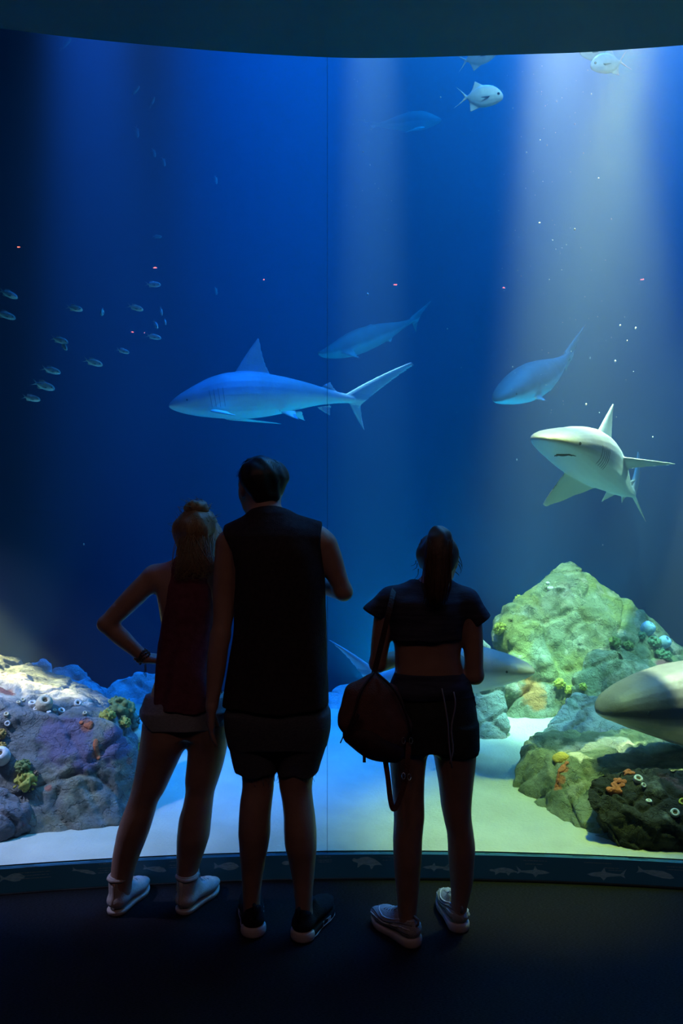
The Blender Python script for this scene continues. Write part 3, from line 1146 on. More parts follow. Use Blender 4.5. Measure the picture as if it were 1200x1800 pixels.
sponge(boulder, 76, 1243, 14.5, 'large round cream barrel sponge on the left boulder', M_cream, 'barrel', (0.5, -0.6, 0.5))
for (px, py, r, lab, m, g) in (
        (57, 1238, 7, 'white tube sponge touching the left side of the large cream sponge', M_white, 0),
        (63, 1247, 4.5, 'tiny white sponge under the large cream sponge', M_white, 0),
        (40, 1231, 4, 'cream sponge knob left of the large cream sponge, right of two', M_cream, 0),
        (32, 1235, 3.8, 'cream sponge knob left of the large cream sponge, left of two', M_cream, 0),
        (86, 1253, 4, 'tiny pale sponge right below the large cream sponge', M_white, 0),
        (107, 1251, 6.5, 'white ring sponge right of the large cream sponge', M_white, 0),
        (96, 1249, 3.4, 'tiny cream sponge between the large cream sponge and the white ring', M_cream, 0),
        (136, 1237, 6.5, 'white sponge alone on the sunlit slope of the left boulder', M_white, 0),
        (149, 1254, 3.8, 'tiny cream sponge on the slope left of the coral clump', M_cream, 0),
        (11, 1256, 4.5, 'pale sponge at the left edge of the boulder, upper one', M_cream, 0),
        (13, 1272, 5, 'pale sponge at the left edge of the boulder, lower one', M_white, 0)):
    sponge(boulder, px, py, r, lab, m, 'ring', (0, -0.2, 0.4), opening=r > 5)
sponge(boulder, 4, 1334, 16, 'large white ball sponge at the left edge of the frame', M_white, 'barrel', (0.2, -0.5, 1))
sponge(boulder, 236, 1285, 13, 'cream cup sponge under the teal end of the coral clump', M_cream, 'barrel', (0.6, -0.4, -0.9))
sponge(boulder, 243, 1315, 9, 'yellow sponge half hidden by the leg of the woman', M_coral_y, 'ring', (0.8, -0.4, 0.1))
for (px, py, r, lab, m) in (
        (1121, 1371, 8, 'white ring sponge on the dark boulder, topmost and largest', M_white),
        (1130, 1381, 4.8, 'small white sponge right below the top ring on the dark boulder', M_white),
        (1140, 1410, 5.5, 'pale sponge knob in the middle of the dark boulder', M_white),
        (1186, 1430, 8, 'white ring sponge low on the right of the dark boulder', M_white),
        (1200, 1411, 7, 'yellow sponge on the dark boulder at the right edge of the frame', M_coral_y)):
    sponge(dark, px, py, r, lab, m, 'ring', (-0.1, -0.3, 0.6), opening=r > 5.6)
for (px, py, r, lab, m) in (
        (967, 1036, 5.5, 'white ball sponge near the top of the peaked boulder, lower one', M_white),
        (962, 1026, 3.4, 'tiny white ball sponge near the top of the peaked boulder, upper one', M_white),
        (1133, 1110, 12, 'blue barrel sponge on the right ridge of the peaked boulder, upper one', M_sponge_b),
        (1162, 1133, 11, 'blue barrel sponge on the right ridge of the peaked boulder, lower one', M_sponge_b)):
    sponge(peak, px, py, r, lab, m, 'barrel' if r > 9 else 'ring', (0.2, -0.1, 0.8), opening=r > 9)

# ------------------------------------------------------------------ people
M_skin = mat('skin', (0.42, 0.27, 0.20), 0.5, (0.37, 0.23, 0.17), 14, bump=0.08, bscale=160, spec=0.35)
M_skin_w = mat('fair_skin', (0.48, 0.32, 0.25), 0.5, (0.42, 0.27, 0.21), 14, bump=0.08, bscale=160, spec=0.35)
M_skin_g = mat('tanned_skin', (0.40, 0.25, 0.18), 0.5, (0.34, 0.21, 0.15), 14, bump=0.08, bscale=160, spec=0.35)
M_black_cloth = mat('black_jersey', (0.042, 0.036, 0.042), 0.9, (0.030, 0.026, 0.031), 60, bump=0.25, bscale=220, spec=0.15)
M_maroon = mat('maroon_jersey', (0.20, 0.065, 0.10), 0.9, (0.15, 0.048, 0.075), 40, bump=0.25, bscale=200, spec=0.15)
M_denim = mat('light_denim', (0.40, 0.47, 0.51), 0.9, (0.30, 0.36, 0.40), 90, bump=0.4, bscale=300, spec=0.1, stretch=(1, 1, 3))
M_denim_d = mat('dark_denim', (0.12, 0.14, 0.165), 0.9, (0.085, 0.10, 0.125), 90, bump=0.4, bscale=300, spec=0.1, stretch=(1, 1, 3))
M_navy = mat('navy_check_cloth', (0.060, 0.070, 0.105), 0.9, (0.035, 0.042, 0.070), 26, bump=0.25, bscale=220, spec=0.15, stretch=(0.3, 0.3, 3))
M_short_d = mat('dark_green_cotton', (0.040, 0.052, 0.050), 0.9, (0.03, 0.04, 0.04), 40, bump=0.3, bscale=220, spec=0.1)
M_hair_b = mat('dark_hair', (0.012, 0.010, 0.009), 0.45, (0.02, 0.015, 0.012), 60, spec=0.4, stretch=(6, 6, 1))
M_hair_w = mat('blonde_hair', (0.34, 0.25, 0.13), 0.45, (0.20, 0.13, 0.065), 60, spec=0.4, stretch=(6, 6, 1))
M_hair_g = mat('brown_hair', (0.085, 0.050, 0.028), 0.45, (0.05, 0.03, 0.018), 60, spec=0.4, stretch=(6, 6, 1))
M_white_sh = mat('white_leather', (0.62, 0.62, 0.60), 0.55, (0.52, 0.52, 0.50), 22, bump=0.15, bscale=140)
M_sole = mat('white_rubber', (0.68, 0.66, 0.63), 0.6, (0.58, 0.56, 0.54), 22)
M_silver = mat('silver_mesh_fabric', (0.44, 0.46, 0.47), 0.45, (0.34, 0.36, 0.37), 60, bump=0.3, bscale=260)
M_grey_band = mat('grey_overlay', (0.22, 0.23, 0.24), 0.5, (0.18, 0.19, 0.2), 60)
M_black_sh = mat('black_knit', (0.016, 0.016, 0.018), 0.85, (0.01, 0.01, 0.012), 60, bump=0.4, bscale=260)
M_lace = mat('lace', (0.6, 0.6, 0.58), 0.8)
M_bead = mat('dark_beads', (0.05, 0.04, 0.035), 0.3, spec=0.6)
M_eye = mat('eye', (0.75, 0.74, 0.72), 0.2, (0.7, 0.7, 0.68), spec=0.5)
M_brown = mat('maroon_canvas', (0.19, 0.095, 0.082), 0.75, (0.14, 0.07, 0.06), 24, bump=0.4, bscale=240, spec=0.25)
M_brown_d = mat('dark_trim_leather', (0.050, 0.028, 0.026), 0.6, (0.035, 0.02, 0.02), 24, bump=0.2, bscale=140)
M_ring = mat('nickel_ring', (0.6, 0.58, 0.55), 0.3, metal=1.0)


def head(fd, c, s, turn, tilt=0.0, jaw=1.0):
    """skull, jaw, nose, brow, ears and lips; c = middle of the skull, s = half the head height; faces +y turned by turn (radians, + = left)"""
    ca, sa = math.cos(turn), math.sin(turn)

    def P(x, y, z):
        y2 = y * math.cos(tilt) - z * math.sin(tilt)
        z2 = y * math.sin(tilt) + z * math.cos(tilt)
        return np.array([c[0] + s * (x * ca - y2 * sa), c[1] + s * (x * sa + y2 * ca), c[2] + s * z2])
    fd.ball(P(0, -0.10, 0.28), (0.66 * s, 0.80 * s, 0.72 * s), 0.02)
    fd.cone(P(0, 0.18, -0.02), P(0, 0.22, -0.58), 0.56 * s, 0.40 * s * jaw, 0.05)
    fd.cone(P(0, 0.42, -0.62), P(0, 0.52, -0.80), 0.30 * s, 0.20 * s * jaw, 0.04)
    fd.cone(P(-0.34, 0.55, 0.16), P(0.34, 0.55, 0.16), 0.15 * s, 0.15 * s, 0.04)      # brow
    fd.cone(P(0, 0.72, 0.10), P(0, 0.90, -0.22), 0.07 * s, 0.13 * s, 0.03)             # nose
    fd.cone(P(-0.14, 0.68, -0.48), P(0.14, 0.68, -0.48), 0.08 * s, 0.08 * s, 0.02)     # lips
    for e in (-1, 1):
        fd.ball(P(0.30 * e, 0.72, 0.0), (0.12 * s, 0.12 * s, 0.09 * s), -0.015)         # eye socket
        fd.cone(P(0.36 * e, 0.52, -0.22), P(0.30 * e, 0.48, -0.5), 0.2 * s, 0.14 * s, 0.05)   # cheek
        a, b = P(0.68 * e, 0.0, 0.10), P(0.66 * e, 0.02, -0.22)                              # ear
        fd.cone(a, b, 0.15 * s, 0.10 * s, 0.012, ((ca, sa, 0), 0.4))
        fd.cone(P(0.70 * e, -0.06, 0.0), P(0.70 * e, -0.06, 0.05), 0.17 * s, 0.15 * s, 0.02, ((ca, sa, 0), 0.35))
    return P


def hand(fd, wrist, aim_dir, palm_n, thumb_dir, size=1.0, curl=0.5, spread=0.1):
    """palm, four unequal bent fingers and a thumb; aim_dir along the hand, palm_n out of the palm, thumb_dir to the thumb side"""
    w = np.array(wrist, float)
    a = np.array(aim_dir, float); a /= np.linalg.norm(a)
    n = np.array(palm_n, float); n -= a * n.dot(a); n /= np.linalg.norm(n)
    t = np.array(thumb_dir, float); t -= a * t.dot(a) + n * t.dot(n); t /= np.linalg.norm(t)
    S = size
    for k, off in enumerate((0.028, 0.010, -0.009, -0.026)):
        fd.cone(w + t * off * 0.6 * S + a * 0.012 * S, w + t * off * S + a * 0.085 * S, 0.0155 * S, 0.0125 * S, 0.012)
        L = (0.070, 0.078, 0.073, 0.058)[k] * S
        p = w + t * off * S + a * 0.088 * S
        d = a + t * spread * off / 0.028
        r = 0.0088 * S
        for j, (seg, bend) in enumerate(((0.45, 0.35), (0.32, 0.8), (0.25, 1.15))):
            ang = curl * bend
            dd = d * math.cos(ang) + n * math.sin(ang)
            dd /= np.linalg.norm(dd)
            q = p + dd * L * seg
            fd.cone(p, q, r, r * 0.9, 0.003)
            p, r = q, r * 0.9
    b = w + t * 0.022 * S + a * 0.022 * S + n * 0.006 * S
    m1 = b + (t * 0.75 + a * 0.75 + n * 0.25) * 0.036 * S
    m2 = m1 + (t * 0.35 + a * 0.9 + n * 0.35) * 0.032 * S
    m3 = m2 + (t * 0.1 + a * 0.95 + n * 0.45) * 0.024 * S
    fd.chain([b, m1, m2, m3], [0.0145 * S, 0.0115 * S, 0.0098 * S, 0.0080 * S], 0.008)


def shoe(parent, heel, toe_dir, L, W, H, kind, label=None):
    """one shoe as a part with its sole, tongue or laces as sub-parts; heel = floor point under the back of the heel"""
    h = np.array(heel, float)
    d = np.array([toe_dir[0], toe_dir[1], 0.0]); d /= np.linalg.norm(d)
    s = np.array([d[1], -d[0], 0.0])

    def P(x, y, z):                      # x along the shoe 0..1, y sideways in half widths, z metres
        return h + d * (x * L) + s * (y * W / 2) + np.array([0, 0, z])
    lo = np.minimum(P(-0.1, -1.6, 0), P(1.1, 1.6, 0))
    lo = np.minimum(lo, np.minimum(P(-0.1, 1.6, 0), P(1.1, -1.6, 0)))
    hi = np.maximum(P(-0.1, -1.6, 0), P(1.1, 1.6, 0))
    hi = np.maximum(hi, np.maximum(P(-0.1, 1.6, 0), P(1.1, -1.6, 0)))
    st = {'high': 0.021, 'black': 0.028, 'chunky': 0.027}[kind]
    g = 0.0035
    up = Field((lo[0], lo[1], -0.01), (hi[0], hi[1], H + 0.05), g)
    rh = W / 2
    up.chain([P(0.16, 0, st + 0.030), P(0.42, 0.02, st + 0.030), P(0.66, 0.05, st + 0.022), P(0.87, 0.02, st + 0.014)],
             [rh * 0.82, rh * 0.84, rh * 0.93, rh * 0.62], 0.02, ((0, 0, 1), 0.62))
    up.cone(P(0.40, 0, st + 0.050), P(0.72, 0, st + 0.022), 0.030, 0.024, 0.03)
    if kind == 'high':
        up.cone(P(0.17, 0, st + 0.03), P(0.20, 0, H - 0.012), rh * 0.72, rh * 0.86, 0.02)
        up.cone(P(0.34, 0, st + 0.05), P(0.37, 0, H - 0.005), 0.026, 0.020, 0.025)
    else:
        up.cone(P(0.155, 0, st + 0.03), P(0.16, 0, H - 0.035), rh * 0.74, rh * 0.66, 0.02)
        up.cone(P(0.34, 0, st + 0.05), P(0.34, 0, H - 0.012), 0.028, 0.024, 0.025)
    # ankle opening
    up.keep(lambda X, Y, Z: Z - H)
    op = 0.62 if kind == 'high' else 0.55
    up.cone(P(0.20, 0, H - 0.045), P(0.21, 0, H + 0.04), rh * op, rh * op * 1.12, -0.006)
    up.keep(lambda X, Y, Z: st * 0.6 - Z)
    mu = {'high': M_white_sh, 'black': M_black_sh, 'chunky': M_silver}[kind]
    o = up.build('shoe', mu, parent)
    if label:
        o['label'] = label
    sf = Field((lo[0], lo[1], -0.012), (hi[0], hi[1], 0.09), g)
    k = {'high': 1.0, 'black': 1.05, 'chunky': 1.08}[kind]
    sf.chain([P(0.155, 0, 0.02), P(0.45, 0.03, 0.02), P(0.70, 0.06, 0.02), P(0.84, 0.03, 0.022)],
             [rh * 0.85 * k, rh * 0.85 * k, rh * 0.98 * k, rh * 0.66 * k], 0.02)
    lift = (lambda X, Y: 0.010 * np.clip((((X - h[0]) * d[0] + (Y - h[1]) * d[1]) / L - 0.7) / 0.3, 0, 1) ** 2)
    heelup = {'high': 0.0, 'black': 0.012, 'chunky': 0.010}[kind]
    sf.keep(lambda X, Y, Z: Z - st - heelup * np.clip(1 - ((X - h[0]) * d[0] + (Y - h[1]) * d[1]) / L / 0.45, 0, 1) - lift(X, Y), 0.006)
    sf.keep(lambda X, Y, Z: lift(X, Y) - Z, 0.004)
    so = sf.build('sole', M_sole if kind != 'black' else M_black_sh, o)
    if kind != 'black':
        so['label'] = 'pale rubber sole'
    if kind == 'black':
        pf = Field((lo[0], lo[1], -0.012), (hi[0], hi[1], 0.09), g)
        pf.cone(P(0.155, 0, 0.02), P(0.19, 0, 0.02), rh * 0.86 * k + 0.003, rh * 0.86 * k + 0.003, 0)
        pf.keep(lambda X, Y, Z: Z - st - heelup, 0.005)
        pf.keep(lambda X, Y, Z: 0.004 - Z, 0.003)
        pf.keep(lambda X, Y, Z: ((X - h[0]) * d[0] + (Y - h[1]) * d[1]) - L * 0.17, 0.003)
        q = pf.build('heel_plug', M_sole, o)
        q['label'] = 'white heel plug'
        for sd in (-1, 1):
            m = MB()
            top, bot = [], []
            for x in np.linspace(0.44, 0.62, 5):
                for lst, z in ((top, st - 0.002), (bot, 0.007)):
                    q_ = sf.surf(P(x, 2.2 * sd, z), -s * sd)
                    lst.append((q_ if q_ is not None else P(x, 0.9 * sd, z)) + s * sd * 0.002)
            a = top + bot[::-1]
            nn_ = len(a)
            bq = [q_ - s * sd * 0.006 for q_ in a]
            m.add(a + bq, [tuple(range(nn_)), tuple(range(2 * nn_ - 1, nn_ - 1, -1))] + [(i, i + nn_, (i + 1) % nn_ + nn_, (i + 1) % nn_) for i in range(nn_)])
            q = m.build('side_plug', M_sole, o, smooth=False)
            q['label'] = 'white side plug'
            fix_normals(q)
        m = MB()
        for sd in (-1, 1):
            ln = [sf.surf(P(x, 2.2 * sd, 0.007), -s * sd) for x in np.linspace(0.12, 0.9, 12)]
            ln = [q_ for q_ in ln if q_ is not None]
            m.tube(ln, 0.0028, 6)
        q = m.build('welt_line', M_sole, o)
        q['kind'] = 'stuff'
        m = MB()
        t0 = up.surf(P(-0.3, 0, H - 0.05), d)
        m.tube([t0, t0 - d * 0.006 + np.array([0, 0, 0.02]), t0 - d * 0.006 + np.array([0, 0, 0.05]), t0 + d * 0.008 + np.array([0, 0, 0.052])], 0.007, 6, (d, 0.45))
        m.build('pull_tab', M_black_sh, o)
    if kind == 'chunky':
        for zz, amp in ((0.052, 0.006), (0.063, 0.008), (0.074, 0.010), (0.085, 0.010)):
            m = MB()
            for sd in (-1, 1):
                ln = []
                for x in np.linspace(0.06, 0.92, 22):
                    z = zz + amp * math.sin(x * 8.5 + 0.6) - 0.024 * max(0, x - 0.40) / 0.45
                    q_ = up.surf(P(x, 2.2 * sd, z), -s * sd)
                    if q_ is not None:
                        ln.append(q_)
                if len(ln) > 3:
                    m.tube(ln, 0.0030, 6)
            if m.v:
                q = m.build('side_rib', M_grey_band if zz in (0.052, 0.074) else M_sole, o)
                q['kind'] = 'stuff'
        m = MB()
        t0 = up.surf(P(-0.3, 0, 0.078), d)
        m.tube([t0, t0 - d * 0.010 + np.array([0, 0, 0.012]), t0 - d * 0.012 + np.array([0, 0, 0.026]), t0 + d * 0.012 + np.array([0, 0, 0.030])], 0.006, 6, (d, 0.5))
        m.build('pull_tab', M_grey_band, o)
        m = MB()
        for i in range(5):
            x = 0.42 + 0.055 * i
            ln = [up.surf(P(x, y_, H + 0.03), (0, 0, -1), H) for y_ in (-0.42, -0.2, 0, 0.2, 0.42)]
            ln = [q_ for q_ in ln if q_ is not None]
            if len(ln) > 2:
                m.tube(ln, 0.003, 6)
        for sd in (-1, 1):
            m.tube([P(0.36, 0, H - 0.012), P(0.36, sd * 0.35, H + 0.008), P(0.40, sd * 0.5, H - 0.004), P(0.38, 0, H - 0.014)], 0.003, 6)
        q = m.build('laces', M_lace, o)
        q['kind'] = 'stuff'
    if kind == 'high':
        m = MB()
        ring = [up.surf(P(0.20, 0, H - 0.012) + (d * math.cos(t) + s * math.sin(t)) * 0.09, -(d * math.cos(t) + s * math.sin(t))) for t in np.linspace(0.7, 5.58, 16)]
        ring = [q_ for q_ in ring if q_ is not None]
        m.tube(ring, 0.008, 6)
        m.build('collar', M_white_sh, o)
        m = MB()
        for i in range(5):
            x = 0.42 + 0.055 * i
            ln = [up.surf(P(x, y_, H + 0.03), (0, 0, -1), H) for y_ in (-0.42, -0.2, 0, 0.2, 0.42)]
            ln = [q_ for q_ in ln if q_ is not None]
            if len(ln) > 2:
                m.tube(ln, 0.003, 6)
        q = m.build('laces', M_lace, o)
        q['kind'] = 'stuff'
        m = MB()
        hs = [up.surf(P(-0.3, 0, z), d) for z in (0.03, 0.05, 0.07, 0.09, 0.11, H - 0.02)]
        m.tube([q_ for q_ in hs if q_ is not None], 0.009, 6, (d, 0.4))
        m.build('heel_strip', M_sole, o)
    return o


def strands(name, curves, r0, m, parent, n=5):
    b = MB()
    for c in curves:
        k = len(c)
        b.tube(c, [r0 * (1 - 0.7 * i / (k - 1)) for i in range(k)], n)
    o = b.build(name, m, parent)
    o['kind'] = 'stuff'
    return o


def fringe(name, pts, parent, m, seed, length=0.02):
    rnd = random.Random(seed)
    b = MB()
    for p in pts:
        p = np.array(p)
        L = length * rnd.uniform(0.4, 1.3)
        q = p + np.array([rnd.gauss(0, 0.3), rnd.gauss(0, 0.2), -1]) * L * 0.5
        b.tube([p + np.array([0, 0, 0.004]), q, q + np.array([rnd.gauss(0, 0.5), rnd.gauss(0, 0.2), -1]) * L * 0.5], 0.0009, 4)
    o = b.build(name, m, parent)
    o['kind'] = 'stuff'
    return o


def eyes(P, s, parent):
    for e in (-1, 1):
        v, f = lathe([(0.02, -1), (0.5, -0.86), (0.86, -0.5), (1, 0), (0.86, 0.5), (0.5, 0.86), (0.02, 1)], 12)
        mesh_obj('eye', np.array(v) * 0.085 * s + P(0.30 * e, 0.645, 0.0), f, M_eye, parent)


def leg_pair(fd, rows_l, rows_r, k=0.03):
    fd.stack(px_rows(rows_l, 1.12), k, 2.0)
    fd.stack(px_rows(rows_r, 1.12), k, 2.0)


def foot(fd, heel, d, L, W):
    """a simple foot inside the shoe"""
    h = np.array(heel, float)
    d = np.array([d[0], d[1], 0.0]); d /= np.linalg.norm(d)
    fd.chain([h + d * 0.055 + np.array([0, 0, 0.060]), h + d * L * 0.5 + np.array([0, 0, 0.058]), h + d * L * 0.8 + np.array([0, 0, 0.048])],
             [0.026, 0.024, 0.018], 0.03)


# ================================================================== the man in the middle
YM = 2.885
man = empty('person', (V(487, 900, YM)[0], YM, 0), 'tall dark haired man in a black sleeveless shirt and frayed denim shorts, back turned', 'person')
HL = np.array([(447 - 600) / F * 2.800, 2.800, 0]); HR = np.array([(523 - 600) / F * 2.772, 2.772, 0])
DL, DR = (-0.20, 1.0), (0.42, 1.0)
fd = Field((-0.72, 2.55, 0.02), (0.08, 3.18, 1.90), 0.0055)
leg_pair(fd,
    [(1605, 429, 455, 2.862), (1588, 427, 457, 2.864, 1.3), (1560, 426, 459, 2.866, 1.25), (1533, 424, 463, 2.866), (1509, 422, 467, 2.864), (1484, 420.5, 472, 2.860), (1460, 419, 475, 2.858), (1436, 420, 475.5, 2.86),
     (1410, 422, 478, 2.87), (1380, 426, 481, 2.885), (1340, 421, 484, 2.89), (1300, 411, 486, 2.89), (1262, 403, 487, 2.885)],
    [(1610, 520, 548, 2.836), (1595, 519, 549, 2.838, 1.3), (1570, 516.5, 549.5, 2.84, 1.25), (1545, 513.5, 551.5, 2.842), (1509, 506.5, 554.5, 2.845), (1484, 500.5, 556.5, 2.845), (1460, 499, 556, 2.848), (1436, 498.5, 554, 2.855),
     (1410, 496, 550.5, 2.868), (1380, 491, 548.5, 2.882), (1340, 488, 556, 2.888), (1300, 486, 567, 2.89), (1262, 486, 572, 2.885)])
foot(fd, HL, DL, 0.28, 0.1); foot(fd, HR, DR, 0.28, 0.1)
fd.stack(px_rows([(1290, 420, 556, YM, 0.50), (1255, 408, 566, YM, 0.58), (1200, 409, 566, YM, 0.58), (1130, 416, 564, YM, 0.57), (1060, 416, 566, YM, 0.58), (1000, 416, 566, YM, 0.58),
                  (960, 418, 566, YM + 0.005, 0.54), (935, 428, 548, YM + 0.012, 0.56), (918, 446, 522, YM + 0.02, 0.8)]), 0.04, 2.3)
fd.stack(px_rows([(960, 440, 500, YM + 0.01, 1.1), (915, 443, 494, YM + 0.03, 1.0), (890, 440, 493, YM + 0.045, 1.05), (862, 438, 494, YM + 0.055, 1.1)]), 0.05, 2.0)   # neck
for a, b_ in (((470, 917), (412, 948)), ((470, 917), (556, 944))):
    fd.cone(V(*a, YM + 0.01), V(*b_, YM), 0.052, 0.048, 0.05)
P_man = head(fd, V(459, 859, YM + 0.065), 0.118, 0.42, -0.12)
# left arm hangs down, slightly forward
fd.chain([V(401, 958, YM), V(396, 1000, YM), V(393, 1045, YM + 0.005), V(391, 1090, YM - 0.01), V(387, 1118, YM - 0.02)],
         [0.050, 0.0445, 0.042, 0.037, 0.035], 0.03)
fd.chain([V(387, 1118, YM - 0.02), V(383, 1145, YM - 0.03), V(379, 1185, YM - 0.045), V(374, 1225, YM - 0.060), V(372, 1240, YM - 0.065)],
         [0.036, 0.0385, 0.034, 0.026, 0.0245], 0.02)
hand(fd, V(371, 1238, YM - 0.065), (-0.02, -0.02, -1), (1, 0.3, 0), (-0.3, 1, 0), 0.98, 0.45, 0.15)
# right arm bends forward at the elbow, the hand is raised before the chest
E = V(603, 1040, YM + 0.02)
fd.chain([V(571, 958, YM), V(582, 985, YM + 0.005), V(591, 1010, YM + 0.01), E], [0.050, 0.0455, 0.040, 0.034], 0.03)
W_ = V(545, 1022, YM + 0.25)
fd.chain([E, E * 0.65 + W_ * 0.35, W_], [0.034, 0.036, 0.025], 0.02)
hand(fd, W_, (-0.7, 0.3, 0.45), (-0.2, -1, 0), (0, 0, 1), 0.98, 0.7, 0.1)
fd.build('body', M_skin, man)
eyes(P_man, 0.118, man)
shoe(man, HL, DL, 0.300, 0.102, 0.125, 'black', 'black knit sneaker')
shoe(man, HR, DR, 0.300, 0.102, 0.125, 'black', 'black knit sneaker')

# shirt
w1 = wave(5, 17, 0.0075, (1, 1, 0.22))
w2 = wave(6, 34, 0.0020, (1, 1, 0.35))
fd = Field((-0.62, 2.62, 0.80), (0.04, 3.15, 1.66), 0.005)
fd.stack(px_rows([(1252, 393, 578, YM, 0.74), (1215, 397, 576, YM, 0.70), (1160, 404, 573, YM, 0.66), (1100, 410, 572, YM, 0.64), (1050, 410, 571, YM, 0.65), (1000, 408, 572, YM, 0.66),
                  (980, 404, 572, YM, 0.645), (965, 402, 572, YM, 0.615), (945, 402, 568, YM, 0.575), (930, 420, 550, YM + 0.006, 0.68), (915, 440, 518, YM + 0.014, 0.95), (906, 448, 505, YM + 0.02, 1.10)]), 0.02, 2.35,
         lambda X, Y, Z: w1(X, Y, Z) * np.clip((1.5 - Z) / 0.4, 0.15, 1.3) + w2(X, Y, Z))
for a, b_ in (((470, 917), (404, 944)), ((470, 917), (558, 939))):
    fd.cone(V(*a, YM + 0.01), V(*b_, YM), 0.060, 0.052, 0.05)
# arm holes
hl = [(V(x, y, YM)[2], V(x, y, YM)[0]) for x, y in ((300, 1110), (400, 1090), (412, 1060), (416, 1030), (417, 1000), (411, 968), (401, 948), (394, 934))]
hr = [(V(x, y, YM)[2], V(x, y, YM)[0]) for x, y in ((640, 1080), (578, 1050), (571, 1015), (567, 985), (564, 958), (564, 940), (566, 925))]
fd.keep(lambda X, Y, Z: np.interp(Z, [q[0] for q in hl], [q[1] for q in hl]) - X, 0.006)
fd.keep(lambda X, Y, Z: X - np.interp(Z, [q[0] for q in hr], [q[1] for q in hr]), 0.006)
nz = V(476, 905, YM + 0.02)
fd.cone(nz + np.array([0, 0.03, 0.02]), nz + np.array([0, 0.05, 0.08]), 0.062, 0.075, -0.006)
zh = V(480, 1250, YM - 0.1)[2]
fd.keep(lambda X, Y, Z: zh - 0.006 * np.sin((X + 0.3) * 22) + 0.02 * (X + 0.28) * 0 - Z, 0.003)
sh = fd.build('sleeveless_shirt', M_black_cloth, man)
m = MB()
ring = [nz + np.array([0.062 * math.cos(t), 0.035 + 0.060 * math.sin(t), 0.008 - 0.012 * math.sin(t)]) for t in np.linspace(0, 2 * math.pi, 25)]
m.tube(ring, 0.006, 6)
m.build('collar', M_black_cloth, sh)
# shorts, frayed at the hem
w3 = wave(9, 20, 0.0040, (1, 1, 0.5))
fd = Field((-0.60, 2.62, 0.42), (0.04, 3.15, 0.98), 0.005)
fd.stack(px_rows([(1376, 424, 487, 2.89, 1.12), (1350, 411, 488, 2.89, 1.08), (1310, 402, 488.5, 2.89, 1.14), (1275, 397, 489, 2.888, 1.14), (1250, 397, 490, 2.885, 1.1)]), 0.03, 2.3, w3)
fd.stack(px_rows([(1374, 488.5, 556, 2.887, 1.12), (1350, 488, 560, 2.888, 1.08), (1310, 487.5, 572, 2.89, 1.14), (1275, 487, 579, 2.888, 1.14), (1250, 486, 577, 2.885, 1.1)]), 0.012, 2.3, w3)
fd.stack(px_rows([(1305, 402, 572, YM, 0.66), (1260, 398, 577, YM, 0.68), (1225, 401, 573, YM, 0.62), (1190, 410, 565, YM, 0.56)]), 0.02, 2.4, w3)
zc = V(455, 1371, 2.79)[2]
fd.keep(lambda X, Y, Z: zc + 0.006 * np.sin(X * 60) - Z, 0.003)
st_ = fd.build('denim_shorts', M_denim_d, man)
rnd = random.Random(4)
fp = []
for cx, y0, r in ((455, 2.89, 0.070), (522, 2.888, 0.073)):
    c = V(cx, 1372, y0)
    for i in range(26):
        a = rnd.uniform(0, 6.28)
        fp.append((c[0] + r * 0.98 * math.cos(a), c[1] + r * 1.1 * math.sin(a), zc + 0.004))
fringe('frayed_hem', fp, st_, M_denim, 3, 0.03)
# hair
fd = Field(P_man(0, 0, 0) - 0.22, P_man(0, 0, 0) + 0.24, 0.004)
S = 0.118
fd.ball(P_man(0, -0.12, 0.36), (0.715 * S, 0.86 * S, 0.72 * S), 0.02)
fd.cone(P_man(-0.30, -0.42, 0.25), P_man(-0.22, -0.50, -0.30), 0.46 * S, 0.28 * S, 0.04)
fd.cone(P_man(0.30, -0.42, 0.25), P_man(0.22, -0.50, -0.30), 0.46 * S, 0.28 * S, 0.04)
fd.cone(P_man(-0.18, 0.35, 0.86), P_man(0.2, 0.45, 0.84), 0.22 * S, 0.22 * S, 0.05)
hn = wave(3, 70, 0.0035, (1, 1, 0.4), 9)
fd.push(hn)
nk = P_man(0, 0, 0)
fwd = P_man(0, 1, 0) - nk
fwd /= np.linalg.norm(fwd)
fd.keep(lambda X, Y, Z: ((X - nk[0]) * fwd[0] + (Y - nk[1]) * fwd[1]) + 0.0 - np.interp(Z, [nk[2] - 0.25 * S, nk[2] + 0.15 * S, nk[2] + 0.55 * S, nk[2] + 0.8 * S], [-0.035, -0.005, 0.045, 0.12]), 0.01)
fd.build('hair', M_hair_b, man)
cv = []
for i in range(90):
    a, e = rnd.uniform(0, 6.28), rnd.uniform(0.05, 1.25)
    nrm = np.array([math.cos(a) * math.cos(e), math.sin(a) * math.cos(e), math.sin(e)])
    p = P_man(0, -0.12, 0.36) + nrm * np.array([0.745, 0.86, 0.72]) * S * 0.98
    tdir = np.cross(nrm, [0.3, 0.2, 1]); tdir /= np.linalg.norm(tdir)
    dn = np.cross(tdir, nrm) * -1
    cv.append([p, p + dn * 0.02 + nrm * 0.004, p + dn * 0.045 + nrm * rnd.uniform(0.0, 0.008)])
strands('loose_hair', cv, 0.0016, M_hair_b, man)

